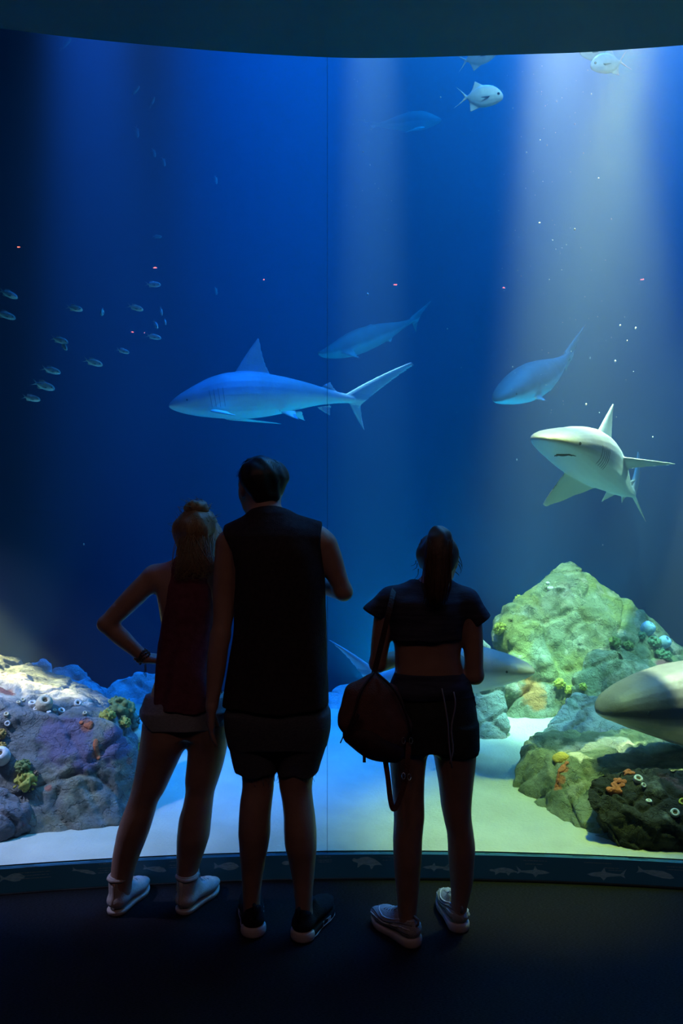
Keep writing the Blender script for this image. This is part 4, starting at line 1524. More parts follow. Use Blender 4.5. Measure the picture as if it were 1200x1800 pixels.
# ================================================================== the woman with the bun
YW = 3.000
woman = empty('person', (V(325, 900, YW)[0], YW, 0), 'blonde woman in maroon tank top and light denim shorts, hair bun, hand on hip', 'person')
WL = np.array([(196 - 600) / F * 2.955, 2.955, 0]); WR = np.array([(315 - 600) / F * 2.965, 2.965, 0])
WDL, WDR = (0.30, 1.0), (0.48, 1.0)
fd = Field((-1.02, 2.72, 0.02), (-0.36, 3.26, 1.70), 0.0055)
leg_pair(fd,
    [(1572, 192, 228, 3.018), (1555, 194, 231, 3.02, 1.3), (1530, 196, 237, 3.02, 1.2), (1505, 198.5, 245, 3.018), (1480, 203, 255, 3.014), (1455, 208.5, 264, 3.01), (1435, 215, 270, 3.008), (1412, 224, 276.5, 3.01),
     (1390, 231, 289, 3.012), (1360, 238, 303, 3.012), (1330, 243, 317, 3.01), (1300, 248, 330, 3.005), (1270, 252, 331, 3.0)],
    [(1562, 310, 343, 3.035), (1545, 310.5, 345, 3.035, 1.3), (1515, 311, 353, 3.032, 1.2), (1490, 311, 361.5, 3.028), (1465, 312, 368.5, 3.022), (1440, 315, 371, 3.02), (1415, 322, 373.5, 3.018), (1395, 326, 376, 3.018),
     (1370, 326, 384, 3.016), (1340, 329, 393, 3.014), (1310, 331, 399, 3.01), (1270, 330, 402, 3.0)])
foot(fd, WL, WDL, 0.25, 0.09); foot(fd, WR, WDR, 0.25, 0.09)
fd.stack(px_rows([(1290, 266, 388, YW, 0.50), (1260, 260, 394, YW, 0.56), (1220, 266, 388, YW, 0.58), (1170, 280, 376, YW, 0.58), (1120, 286, 374, YW, 0.62), (1070, 280, 380, YW, 0.64),
                  (1030, 275, 386, YW, 0.58), (1005, 285, 385, YW + 0.005, 0.58), (990, 312, 368, YW + 0.01, 0.75)]), 0.04, 2.2)
fd.stack(px_rows([(1020, 326, 366, YW + 0.01, 1.1), (990, 329, 364, YW + 0.02, 1.0), (960, 328, 365, YW + 0.04, 1.1)]), 0.05, 2.0)
for a, b_ in (((345, 994), (278, 1009)), ((345, 994), (392, 1012))):
    fd.cone(V(*a, YW + 0.01), V(*b_, YW), 0.040, 0.040, 0.05)
P_w = head(fd, V(351, 940, YW + 0.055), 0.108, -0.45, -0.05, 0.9)
# hand on the hip
SH, EL, WR_ = V(268, 1016, YW), V(187, 1097, YW - 0.02), V(253, 1156, YW + 0.015)
fd.chain([SH, SH * 0.5 + EL * 0.5, EL], [0.046, 0.043, 0.034], 0.03)
fd.chain([EL, EL * 0.68 + WR_ * 0.32, EL * 0.25 + WR_ * 0.75, WR_], [0.033, 0.036, 0.028, 0.024], 0.015)
hand(fd, WR_, (0.75, 0.35, -0.15), (0.3, -0.2, 0.9), (0.2, -1.0, 0.1), 0.9, 0.35, 0.1)
# other arm hangs in front of her, behind the man
A2 = V(386, 1020, YW + 0.01)
fd.chain([A2, V(386, 1075, YW + 0.06), V(382, 1130, YW + 0.09)], [0.042, 0.038, 0.032], 0.03)
fd.chain([V(382, 1130, YW + 0.09), V(372, 1165, YW + 0.12), V(360, 1200, YW + 0.14)], [0.032, 0.032, 0.023], 0.015)
hand(fd, V(360, 1200, YW + 0.14), (-0.3, 0.2, -1), (-1, 0.2, 0), (0, 1, 0), 0.9, 0.5, 0.1)
fd.build('body', M_skin_w, woman)
eyes(P_w, 0.108, woman)
shoe(woman, WL, WDL, 0.262, 0.098, 0.150, 'high', 'white high top sneaker')
shoe(woman, WR, WDR, 0.262, 0.098, 0.150, 'high', 'white high top sneaker')

w1 = wave(15, 21, 0.0095, (1, 1, 0.30))
w2 = wave(16, 42, 0.0022, (1, 1, 0.4))
fd = Field((-0.85, 2.78, 0.74), (-0.42, 3.20, 1.48), 0.0048)
fd.stack(px_rows([(1256, 253, 394, YW, 0.76), (1230, 256, 393, YW, 0.74), (1200, 259, 388, YW, 0.72), (1175, 263, 384, YW, 0.72), (1145, 273, 381, YW, 0.72), (1110, 279, 381, YW, 0.72), (1070, 280, 383, YW, 0.74),
                  (1035, 286, 382, YW, 0.78), (1005, 298, 378, YW + 0.004, 0.86), (986, 316, 370, YW + 0.01, 1.05)]), 0.02, 2.25,
         lambda X, Y, Z: w1(X, Y, Z) * np.clip((1.35 - Z) / 0.3, 0.15, 1.5) + w2(X, Y, Z))
fd.cone(V(320, 998, YW + 0.01), V(308, 1000, YW), 0.044, 0.044, 0.04)
fd.cone(V(368, 998, YW + 0.01), V(378, 1002, YW), 0.044, 0.044, 0.04)
ex = np.array([V(312, 985, YW)[0], V(280, 1130, YW)[0]])
ez = np.array([V(312, 985, YW)[2], V(280, 1130, YW)[2]])
fd.keep(lambda X, Y, Z: np.interp(Z, [ez[1], (ez[0] + ez[1]) / 2, ez[0]], [ex[1] - 0.004, (ex[0] + ex[1]) / 2 + 0.006, ex[0] - 0.012]) - X, 0.004)
nz = V(347, 982, YW + 0.02)
fd.cone(nz + np.array([0, 0.02, 0.0]), nz + np.array([0, 0.05, 0.09]), 0.058, 0.085, -0.006)
zh = V(330, 1253, YW - 0.1)[2]
fd.keep(lambda X, Y, Z: zh + 0.035 * np.clip((-0.72 - X) / 0.10, 0, 1) - 0.006 * np.sin(X * 40) - Z, 0.003)
fd.build('tank_top', M_maroon, woman)
w3 = wave(19, 26, 0.0032, (1, 1, 0.8))
fd = Field((-0.88, 2.78, 0.60), (-0.38, 3.22, 0.88), 0.0048)
fd.stack(px_rows([(1296, 246, 331, 3.003, 1.06), (1275, 248, 331, 3.003, 1.14), (1245, 250, 333, 3.0, 1.1)]), 0.03, 2.2, w3)
fd.stack(px_rows([(1296, 331, 404, 3.008, 1.06), (1275, 331, 405, 3.006, 1.14), (1245, 329, 404, 3.0, 1.1)]), 0.014, 2.2, w3)
fd.stack(px_rows([(1285, 250, 402, YW, 0.62), (1245, 250, 402, YW, 0.64), (1215, 260, 394, YW, 0.62)]), 0.02, 2.3, w3)
zc = V(300, 1291, 2.87)[2]
xl = V(252, 1270, YW)[0]
fd.keep(lambda X, Y, Z: zc + 0.045 * np.clip(1 - np.abs(X - xl) / 0.06, 0, 1) + 0.045 * np.clip((X + 0.52) / 0.06, 0, 1) - Z, 0.003)
ws = fd.build('denim_shorts', M_denim, woman)
rnd = random.Random(14)
fp = []
for i in range(34):
    a = rnd.uniform(3.3, 6.1)
    c = V(290, 1290, 3.003)
    fp.append((c[0] + 0.088 * math.cos(a), c[1] + 0.100 * math.sin(a), zc + 0.045 * max(0, 1 - abs(c[0] + 0.088 * math.cos(a) - xl) / 0.06) + 0.003))
fringe('frayed_hem', fp, ws, M_lace, 8, 0.012)
# hair: cap, bun, loose lengths
S = 0.108
fd = Field(P_w(0, 0, 0) - 0.2, P_w(0, 0, 0) + 0.24, 0.004)
fd.ball(P_w(0, -0.16, 0.30), (0.78 * S, 0.90 * S, 0.78 * S), 0.02)
fd.cone(P_w(-0.2, -0.45, 0.1), P_w(-0.15, -0.45, -0.50), 0.50 * S, 0.36 * S, 0.04)
fd.cone(P_w(0.2, -0.45, 0.1), P_w(0.15, -0.45, -0.50), 0.50 * S, 0.36 * S, 0.04)
fd.push(wave(23, 60, 0.0035, (1, 1, 0.4), 9))
nk = P_w(0, 0, 0)
fwd = P_w(0, 1, 0) - nk
fwd /= np.linalg.norm(fwd)
fd.keep(lambda X, Y, Z: ((X - nk[0]) * fwd[0] + (Y - nk[1]) * fwd[1]) - np.where(Z > nk[2] + 0.45 * S, 0.085, 0.0), 0.01)
hw = fd.build('hair', M_hair_w, woman)
BUN = V(345, 894, YW + 0.02)
fd = Field(BUN - 0.08, BUN + 0.08, 0.004)
for i in range(7):
    a = i * 0.9
    fd.cone(BUN + np.array([0.026 * math.cos(a), 0.022 * math.sin(a), 0.010 * math.sin(a * 1.7)]), BUN + np.array([0.026 * math.cos(a + 0.9), 0.022 * math.sin(a + 0.9), 0.010 * math.sin((a + 0.9) * 1.7)]), 0.022, 0.024, 0.012)
fd.ball(BUN, (0.034, 0.034, 0.030), 0.012)
fd.push(wave(24, 90, 0.0022, (1, 1, 1), 9))
fd.build('bun', M_hair_w, hw)
cv = []
for i in range(300):
    a = rnd.uniform(-1.5, 1.5) - math.pi / 2
    base = P_w(0, -0.16, 0.05) + np.array([math.cos(a) * 0.075, math.sin(a) * 0.085, rnd.uniform(-0.05, 0.02)])
    tip = V(rnd.uniform(306, 378), rnd.uniform(985, 1016), YW - 0.085 - 0.02 * rnd.random())
    tip[2] -= 0.0
    mid = base * 0.45 + tip * 0.55 + np.array([rnd.gauss(0, 0.006), -0.012, 0.0])
    curl = np.array([rnd.choice((-1, 1)) * rnd.uniform(0.006, 0.016), -0.004, 0])
    cv.append(spline([base, base * 0.75 + tip * 0.25 + np.array([0, -0.012, 0]), mid + curl * 0.5, tip + curl, tip - curl * 0.4 + np.array([0, 0, -0.012])], 9))
strands('long_hair', cv, 0.0017, M_hair_w, hw)
cv = []
for i in range(130):
    c, rr = (P_w(0, -0.16, 0.30), np.array([0.8, 0.9, 0.8]) * S) if i > 50 else (BUN, np.array([0.046, 0.046, 0.040]))
    a, e = rnd.uniform(0, 6.28), rnd.uniform(-0.4, 1.3)
    nrm = np.array([math.cos(a) * math.cos(e), math.sin(a) * math.cos(e), math.sin(e)])
    p = c + nrm * rr * 0.98
    t = np.array([rnd.gauss(0, 1), rnd.gauss(0, 1), rnd.gauss(0, 1)]) * 0.018
    cv.append([p, p + t * 0.6 + nrm * 0.008, p + t * 0.9 + nrm * rnd.uniform(0.002, 0.010)])
p = V(320, 902, YW + 0.02)
cv.append([p, V(316, 897, YW + 0.02), V(312, 889, YW + 0.02)])
cv.append([p, V(318, 898, YW + 0.02), V(313, 890, YW + 0.02)])
strands('flyaway_hair', cv, 0.0011, M_hair_w, hw, 4)
# bracelets
m = MB()
ax = (WR_ - EL) / np.linalg.norm(WR_ - EL)
u = np.cross(ax, [0, 1, 0]); u /= np.linalg.norm(u)
w = np.cross(ax, u)
beads = []
for k, off in enumerate((-0.006, 0.006, 0.016)):
    br = MB()
    c = WR_ - ax * (0.004 + off)
    for j in range(20):
        t = 2 * math.pi * j / 20
        q = c + (u * math.cos(t) + w * math.sin(t)) * 0.0285 + ax * 0.004 * math.sin(3 * t + k)
        v, f = lathe([(0.3, -1), (0.9, -0.5), (1, 0), (0.9, 0.5), (0.3, 1)], 6)
        br.add(np.array(v) * 0.0046 + q, f)
    for j in range(3 if k == 0 else 0):
        q = c - np.array([0, 0, 0.028]) + u * 0.004 * j
        br.tube([q, q + np.array([0.003, -0.003, -0.018]), q + np.array([-0.002 + 0.002 * j, -0.004, -0.038 - 0.008 * j])], 0.0013, 4)
    q = br.build('bracelet', M_bead, woman)

# ================================================================== the girl with the backpack
YG = 2.840
girl = empty('person', (V(765, 900, YG)[0], YG, 0), 'girl with a ponytail in a dark cropped shirt and shorts, backpack hanging from one shoulder', 'person')
GL = np.array([(735 - 600) / F * 2.745, 2.745, 0]); GR = np.array([(811 - 600) / F * 2.838, 2.838, 0])
GDL, GDR = (-0.80, 1.0), (-0.16, 1.0)
fd = Field((0.06, 2.56, 0.02), (0.66, 3.20, 1.58), 0.0055)
leg_pair(fd,
    [(1632, 701, 730, 2.800), (1615, 700, 731, 2.802, 1.3), (1590, 698, 733, 2.804, 1.2), (1565, 696, 736, 2.806), (1535, 693.5, 738.5, 2.806), (1510, 691.5, 740.5, 2.804), (1480, 690.5, 741.5, 2.802), (1455, 691.5, 743.5, 2.806),
     (1435, 692, 745.5, 2.812), (1400, 690, 745, 2.826), (1365, 687, 746, 2.834), (1330, 684, 750, 2.84), (1295, 682, 757, 2.84)],
    [(1612, 793, 817, 2.878), (1600, 793, 819, 2.878, 1.3), (1575, 792.5, 825, 2.876, 1.2), (1545, 791, 831, 2.874), (1515, 788.5, 833, 2.868), (1490, 787, 834.5, 2.864), (1465, 785.5, 832, 2.862), (1440, 780, 828.5, 2.862),
     (1415, 775, 828, 2.862), (1380, 771, 831, 2.856), (1345, 765, 835, 2.85), (1300, 757, 838, 2.842)])
foot(fd, GL, GDL, 0.24, 0.09); foot(fd, GR, GDR, 0.24, 0.09)
fd.stack(px_rows([(1315, 700, 822, YG, 0.48), (1285, 692, 829, YG, 0.56), (1240, 692, 828, YG, 0.58), (1195, 694, 815, YG, 0.62), (1150, 694, 808, YG, 0.62), (1105, 690, 812, YG, 0.62),
                  (1070, 688, 814, YG, 0.58), (1048, 694, 808, YG + 0.005, 0.58), (1032, 728, 786, YG + 0.012, 0.75)]), 0.04, 2.2)
fd.stack(px_rows([(1060, 744, 790, YG + 0.01, 1.1), (1032, 746, 788, YG + 0.02, 1.0), (1005, 745, 790, YG + 0.04, 1.1)]), 0.05, 2.0)
for a, b_ in (((762, 1036), (688, 1058)), ((762, 1036), (816, 1060))):
    fd.cone(V(*a, YG + 0.01), V(*b_, YG), 0.040, 0.040, 0.05)
P_g = head(fd, V(770, 984, YG + 0.055), 0.103, -0.25, -0.08, 0.9)
fd.chain([V(680, 1062, YG), V(671, 1110, YG + 0.005), V(664, 1165, YG + 0.01)], [0.043, 0.037, 0.032], 0.03)
G1, G2 = V(664, 1168, YG + 0.01), V(716, 1150, YG + 0.22)
fd.chain([G1, G1 * 0.6 + G2 * 0.4, G2], [0.032, 0.032, 0.023], 0.015)
hand(fd, G2, (0.7, 0.45, 0.3), (0.3, -1, 0), (0, 0, 1), 0.88, 0.8, 0.1)
fd.chain([V(824, 1064, YG), V(831, 1120, YG + 0.0), V(834, 1186, YG)], [0.043, 0.038, 0.033], 0.03)
G1, G2 = V(834, 1188, YG), V(790, 1150, YG + 0.21)
fd.chain([G1, G1 * 0.6 + G2 * 0.4, G2], [0.033, 0.033, 0.023], 0.015)
hand(fd, G2, (-0.7, 0.45, 0.3), (-0.3, -1, 0), (0, 0, 1), 0.88, 0.8, 0.1)
fd.build('body', M_skin_g, girl)
eyes(P_g, 0.103, girl)
shoe(girl, GL, GDL, 0.262, 0.094, 0.112, 'chunky', 'silver ribbed running shoe')
shoe(girl, GR, GDR, 0.262, 0.094, 0.112, 'chunky', 'silver ribbed running shoe')

w1 = wave(25, 24, 0.0045, (1, 1, 0.5))
w2 = wave(26, 46, 0.0022, (1, 1, 0.5))
fd = Field((0.02, 2.62, 1.02), (0.62, 3.08, 1.40), 0.0045)
wf = lambda X, Y, Z: w1(X, Y, Z) + w2(X, Y, Z)
fd.stack(px_rows([(1140, 683, 812, YG, 0.74), (1110, 683, 813, YG, 0.72), (1080, 682, 817, YG, 0.68), (1058, 688, 814, YG, 0.72), (1042, 704, 802, YG + 0.006, 0.80), (1024, 728, 788, YG + 0.012, 1.05)]), 0.02, 2.3, wf)
for a, b_, c, r0, r1 in (((725, 1042), (688, 1056), (656, 1079), 0.052, 0.046), ((790, 1042), (818, 1058), (842, 1090), 0.052, 0.047)):
    fd.cone(V(*a, YG + 0.008), V(*b_, YG), 0.046, r0, 0.04)
    fd.cone(V(*b_, YG), V(*c, YG), r0, r1, 0.02)
zh = V(750, 1129, YG - 0.1)[2]
a1, n1 = V(656, 1081, YG), np.array([-0.50, 0, -0.86])
a2, n2 = V(846, 1092, YG), np.array([0.55, 0, -0.83])
fd.keep(lambda X, Y, Z: np.where(X < V(684, 1, YG)[0], (X - a1[0]) * n1[0] + (Z - a1[2]) * n1[2], -1.0), 0.003)
fd.keep(lambda X, Y, Z: np.where(X > V(815, 1, YG)[0], (X - a2[0]) * n2[0] + (Z - a2[2]) * n2[2], -1.0), 0.003)
fd.keep(lambda X, Y, Z: zh + 0.004 * np.sin(X * 50) - Z, 0.003)
nz = V(762, 1022, YG + 0.02)
fd.cone(nz + np.array([0, 0.02, 0.0]), nz + np.array([0, 0.05, 0.09]), 0.056, 0.075, -0.006)
fd.build('cropped_shirt', M_navy, girl)
w3 = wave(29, 26, 0.0040, (1, 1, 0.8))
fd = Field((0.12, 2.62, 0.60), (0.58, 3.10, 1.06), 0.0048)
fd.stack(px_rows([(1332, 682, 753, YG, 1.06), (1310, 682, 757, YG, 1.2), (1270, 683, 760, YG, 1.2)]), 0.03, 2.2, w3)
fd.stack(px_rows([(1340, 760, 839, YG + 0.004, 1.06), (1310, 758, 839, YG + 0.004, 1.16), (1270, 756, 837, YG, 1.16)]), 0.014, 2.2, w3)
fd.stack(px_rows([(1312, 685, 838, YG, 0.64), (1255, 685, 836, YG, 0.68), (1215, 689, 828, YG, 0.66), (1195, 691, 818, YG, 0.66)]), 0.02, 2.3, w3)
zc = V(790, 1334, YG - 0.08)[2]
fd.keep(lambda X, Y, Z: zc + np.where(X < V(757, 1, YG)[0], 0.02, 0.0) - Z, 0.003)
gs = fd.build('shorts', M_short_d, girl)
# shirt tied round the waist with its strings
fd = Field((0.12, 2.62, 0.84), (0.62, 3.10, 1.10), 0.0045)
fd.stack(px_rows([(1222, 686, 829, YG, 0.72), (1208, 686, 826, YG, 0.72), (1192, 689, 820, YG, 0.71), (1180, 692, 814, YG, 0.70)]), 0.01, 2.3, wave(31, 40, 0.006, (0.6, 0.6, 1.6)))
fd.cone(V(815, 1205, YG - 0.03), V(833, 1238, YG - 0.02), 0.018, 0.010, 0.02, ((0, 1, 0), 0.5))
wt = fd.build('waist_wrap', M_navy, girl)
m = MB()
m.tube(spline([V(776, 1210, YG - 0.130), V(782, 1240, YG - 0.145), V(787, 1275, YG - 0.142), V(789, 1310, YG - 0.13), V(794, 1350, YG - 0.125)], 14), 0.0028, 6)
m.tube(spline([V(797, 1216, YG - 0.125), V(800, 1240, YG - 0.14), V(793, 1280, YG - 0.142), V(796, 1318, YG - 0.13), V(790, 1342, YG - 0.125)], 14), 0.0028, 6)
m.build('drawstring', mat('pale_cord', (0.30, 0.28, 0.32), 0.8), wt)
# hair cap and ponytail
S = 0.103
fd = Field(P_g(0, 0, 0) - 0.2, P_g(0, 0, 0) + 0.22, 0.004)
fd.ball(P_g(0, -0.12, 0.30), (0.74 * S, 0.86 * S, 0.76 * S), 0.02)
fd.cone(P_g(-0.25, -0.40, 0.1), P_g(-0.16, -0.42, -0.42), 0.42 * S, 0.26 * S, 0.04)
fd.cone(P_g(0.25, -0.40, 0.1), P_g(0.16, -0.42, -0.42), 0.42 * S, 0.26 * S, 0.04)
fd.push(wave(33, 60, 0.0025, (1, 1, 0.4), 9))
nk = P_g(0, 0, 0)
fwd = P_g(0, 1, 0) - nk
fwd /= np.linalg.norm(fwd)
fd.keep(lambda X, Y, Z: ((X - nk[0]) * fwd[0] + (Y - nk[1]) * fwd[1]) - np.where(Z > nk[2] + 0.45 * S, 0.08, 0.0), 0.01)
hg = fd.build('hair', M_hair_g, girl)
PT = [V(772, 950, YG - 0.035), V(772, 945, YG - 0.075), V(771, 968, YG - 0.100), V(769, 1000, YG - 0.112), V(768, 1030, YG - 0.122), V(766, 1058, YG - 0.125)]
fd = Field((0.22, 2.62, 1.22), (0.48, 2.86, 1.58), 0.004)
fd.chain(PT, [0.030, 0.044, 0.048, 0.048, 0.042, 0.020], 0.03, ((0, 1, 0), 0.72))
fd.push(wave(34, 90, 0.003, (1, 1, 0.12), 9))
tail = fd.build('ponytail', M_hair_g, hg)
cv = []
for i in range(110):
    o_ = np.array([rnd.uniform(-1, 1), -abs(rnd.gauss(0, 0.5)) * 0.5, 0])
    wd = (0.030, 0.046, 0.050, 0.050, 0.048, 0.038)
    c = [PT[j] + np.array([o_[0] * wd[j] * (1 + 0.12 * rnd.gauss(0, 1)), -0.034 * math.sqrt(max(0.05, 1 - o_[0] ** 2)) * (1 if j else 0.6), 0]) for j in range(6)]
    c[5] = c[5] + np.array([0, 0.01, -0.02 * rnd.uniform(-1.2, 1.0)])
    cv.append(spline(c, 12))
strands('ponytail_strands', cv, 0.0024, M_hair_g, tail)
cv = []
for (px, py), (qx, qy) in (((731, 985), (722, 995)), ((733, 990), (725, 1002)), ((735, 1000), (728, 1018)), ((804, 985), (811, 997)), ((806, 992), (809, 1008)), ((797, 1030), (814, 1040)),
                           ((742, 1012), (732, 1020)), ((740, 948), (735, 957)), ((805, 975), (812, 1000)), ((800, 1005), (806, 1012))):
    a, b_ = V(px, py, YG), V(qx, qy, YG)
    cv.append(spline([a, (a + b_) / 2 + np.array([0.006, 0, -0.004]), b_], 6))
strands('flyaway_hair', cv, 0.0018, M_hair_g, hg, 4)
m = MB()
m.tube([PT[0] + np.array([0.028 * math.cos(t), 0.004 * math.sin(t), 0.030 * math.sin(t)]) for t in np.linspace(0, 6.28, 18)], 0.006, 6)
m.build('hair_tie', M_black_cloth, hg)

# ================================================================== the slouchy backpack on her left shoulder
YB = 2.70
bag = empty('backpack', V(662, 1340, YB), 'slouchy maroon canvas backpack hanging from the left shoulder of the ponytailed girl', 'backpack')
bag['origin'] = [float(x) for x in V(662, 1340, YB)]
fd = Field(V(590, 1352, YB) - np.array([0, 0.16, 0]), V(738, 1168, YB) + np.array([0, 0.16, 0]), 0.0042)
BP = [V(655, 1192, YB + 0.0), V(650, 1218, YB), V(652, 1250, YB), V(662, 1285, YB), V(676, 1312, YB)]
fd.chain(BP, [0.022, 0.062, 0.088, 0.088, 0.052], 0.06, ((0, 1, 0), 0.72))
fd.cone(V(620, 1215, YB), V(612, 1268, YB), 0.016, 0.022, 0.05)
fd.cone(V(612, 1268, YB), V(640, 1312, YB), 0.022, 0.018, 0.05)
fd.cone(V(690, 1215, YB), V(714, 1276, YB), 0.014, 0.016, 0.05)
fd.cone(V(714, 1276, YB), V(690, 1328, YB), 0.018, 0.016, 0.05)
w5 = wave(41, 22, 0.005, (1, 1, 1))
fd.push(lambda X, Y, Z: w5(X, Y, Z))
fd.build('bag_body', M_brown, bag)
# flap panel with its raised hem on the back face
fl = [V(657, 1182, YB - 0.02), V(634, 1215, YB - 0.055), V(622, 1255, YB - 0.070), V(612, 1282, YB - 0.062)]
fl2 = [V(661, 1182, YB - 0.02), V(692, 1212, YB - 0.050), V(712, 1252, YB - 0.045), V(722, 1290, YB - 0.03)]
m = MB()
m.tube(spline(fl, 14), 0.0045, 6)
m.tube(spline(fl2, 14), 0.0045, 6)
q = m.build('edge_piping', M_brown_d, bag)
q['kind'] = 'stuff'
fd = Field(V(600, 1345, YB) - np.array([0, 0.14, 0]), V(738, 1270, YB) + np.array([0, 0.14, 0]), 0.0045)
fd.chain([V(622, 1290, YB - 0.015), V(655, 1305, YB - 0.028), V(694, 1322, YB - 0.02)], [0.040, 0.056, 0.034], 0.04, ((0, 1, 0), 0.85))
fd.push(wave(42, 24, 0.003))
fd.build('front_pocket', M_brown_d, bag)


def strap(name, pts, wdt, m, parent, n=18, thick=0.0028, face=(0, 1, 0)):
    P = spline(pts, n)
    fv = np.array(face, float)
    v, f = [], []
    for i, p in enumerate(P):
        t = P[min(i + 1, n - 1)] - P[max(i - 1, 0)]
        t /= np.linalg.norm(t)
        s = np.cross(t, fv)
        s /= np.linalg.norm(s) + 1e-9
        nn = np.cross(s, t)
        for a, b_ in ((-1, -1), (1, -1), (1, 1), (-1, 1)):
            v.append(p + s * a * wdt / 2 + nn * b_ * thick / 2)
    for i in range(n - 1):
        for k in range(4):
            a, b_ = i * 4 + k, i * 4 + (k + 1) % 4
            f.append((a, b_, b_ + 4, a + 4))
    f += [(0, 1, 2, 3), tuple((n - 1) * 4 + k for k in (3, 2, 1, 0))]
    o = mesh_obj(name, v, f, m, parent, smooth=False)
    fix_normals(o)
    return o


strap('shoulder_strap', [V(657, 1184, YB + 0.005), V(668, 1140, YG - 0.115), V(681, 1085, YG - 0.108), V(689, 1050, YG - 0.075), V(692, 1036, YG - 0.02), V(690, 1042, YG + 0.05), V(684, 1080, YG + 0.09)], 0.020, M_brown_d, bag, 26)
strap('hanging_strap', [V(676, 1330, YB - 0.02), V(682, 1370, YB - 0.03), V(686, 1405, YB - 0.035), V(691, 1422, YB - 0.035), V(699, 1412, YB - 0.035), V(712, 1372, YB - 0.04), V(716, 1340, YB - 0.045), V(718, 1305, YB - 0.04)], 0.019, M_brown, bag, 34)
for (px, py) in ((709, 1364), (719, 1366), (709, 1302), (722, 1302)):
    m = MB()
    c = V(px, py, YB - 0.05)
    m.tube([c + np.array([0.006 * math.cos(t), 0.004 * math.sin(t), 0.010 * math.sin(t)]) for t in np.linspace(0, 6.28, 14)], 0.0015, 5)
    m.build('buckle_ring', M_ring, bag)
strap('pull_strap', [V(640, 1296, YB - 0.06), V(640, 1316, YB - 0.065), V(640, 1340, YB - 0.06)], 0.011, M_brown_d, bag, 8, 0.004)
for pts in (((606, 1280), (604, 1292), (598, 1306)), ((610, 1288), (613, 1298), (614, 1308))):
    m = MB()
    m.tube(spline([V(*p, YB - 0.03) for p in pts], 8), 0.0022, 6)
    m.build('drawcord', M_brown_d, bag)
strap('buckle_strap', [V(612, 1288, YB - 0.062), V(622, 1268, YB - 0.075), V(630, 1256, YB - 0.078)], 0.012, M_brown_d, bag, 8, 0.004)

# ------------------------------------------------------------------ sharks
def shark_mat(name, back, belly, lo=-0.25, hi=0.15):
    m = mat(name, back, 0.5, tuple(c * 0.78 for c in back), 7, 6, 0.12, 60, 0.35)
    nt = m.node_tree
    b = nt.nodes['Principled BSDF']
    src = b.inputs['Base Color'].links[0].from_socket
    at = nt.nodes.new('ShaderNodeAttribute')
    at.attribute_name = 'flank'
    n = nt.nodes.new('ShaderNodeTexNoise')
    n.inputs['Scale'].default_value = 9
    n.inputs['Detail'].default_value = 5
    ma = nt.nodes.new('ShaderNodeMath')
    ma.operation = 'MULTIPLY_ADD'
    ma.inputs[1].default_value = 0.35
    nt.links.new(n.outputs['Fac'], ma.inputs[0])
    nt.links.new(at.outputs['Fac'], ma.inputs[2])
    r = nt.nodes.new('ShaderNodeMapRange')
    r.inputs['From Min'].default_value = lo + 0.17
    r.inputs['From Max'].default_value = hi + 0.17
    nt.links.new(ma.outputs[0], r.inputs['Value'])
    mx = nt.nodes.new('ShaderNodeMix')
    mx.data_type = 'RGBA'
    nt.links.new(r.outputs[0], mx.inputs['Factor'])
    mx.inputs['A'].default_value = (*belly, 1)
    nt.links.new(src, mx.inputs['B'])
    nt.links.new(mx.outputs['Result'], b.inputs['Base Color'])
    return m


M_shark = shark_mat('grey_shark_skin', (0.42, 0.43, 0.45), (0.84, 0.84, 0.80))
M_shark_b = shark_mat('blue_lit_shark_skin', (0.33, 0.42, 0.64), (0.84, 0.84, 0.80))  # grey shark with the blue light put into its back colour
M_shark_d = shark_mat('dark_shark_skin', (0.16, 0.16, 0.17), (0.70, 0.68, 0.62), -0.35, -0.05)
M_shark_far = shark_mat('hazed_shark_skin', (0.26, 0.28, 0.32), (0.55, 0.58, 0.60), -0.2, 0.05)  # haze of distance put into the skin, back and belly muted
M_gill = mat('dark_slit', (0.03, 0.03, 0.035), 0.7)
M_fisheye = mat('fish_eye', (0.015, 0.015, 0.018), 0.15, spec=0.6)

PU = (0, .015, .04, .08, .14, .22, .30, .40, .50, .60, .70, .80, .90, 1.0)
PH = (.006, .018, .031, .047, .066, .087, .100, .104, .096, .081, .062, .042, .026, .018)
PW = (.010, .030, .047, .062, .077, .089, .094, .092, .083, .067, .049, .031, .019, .014)


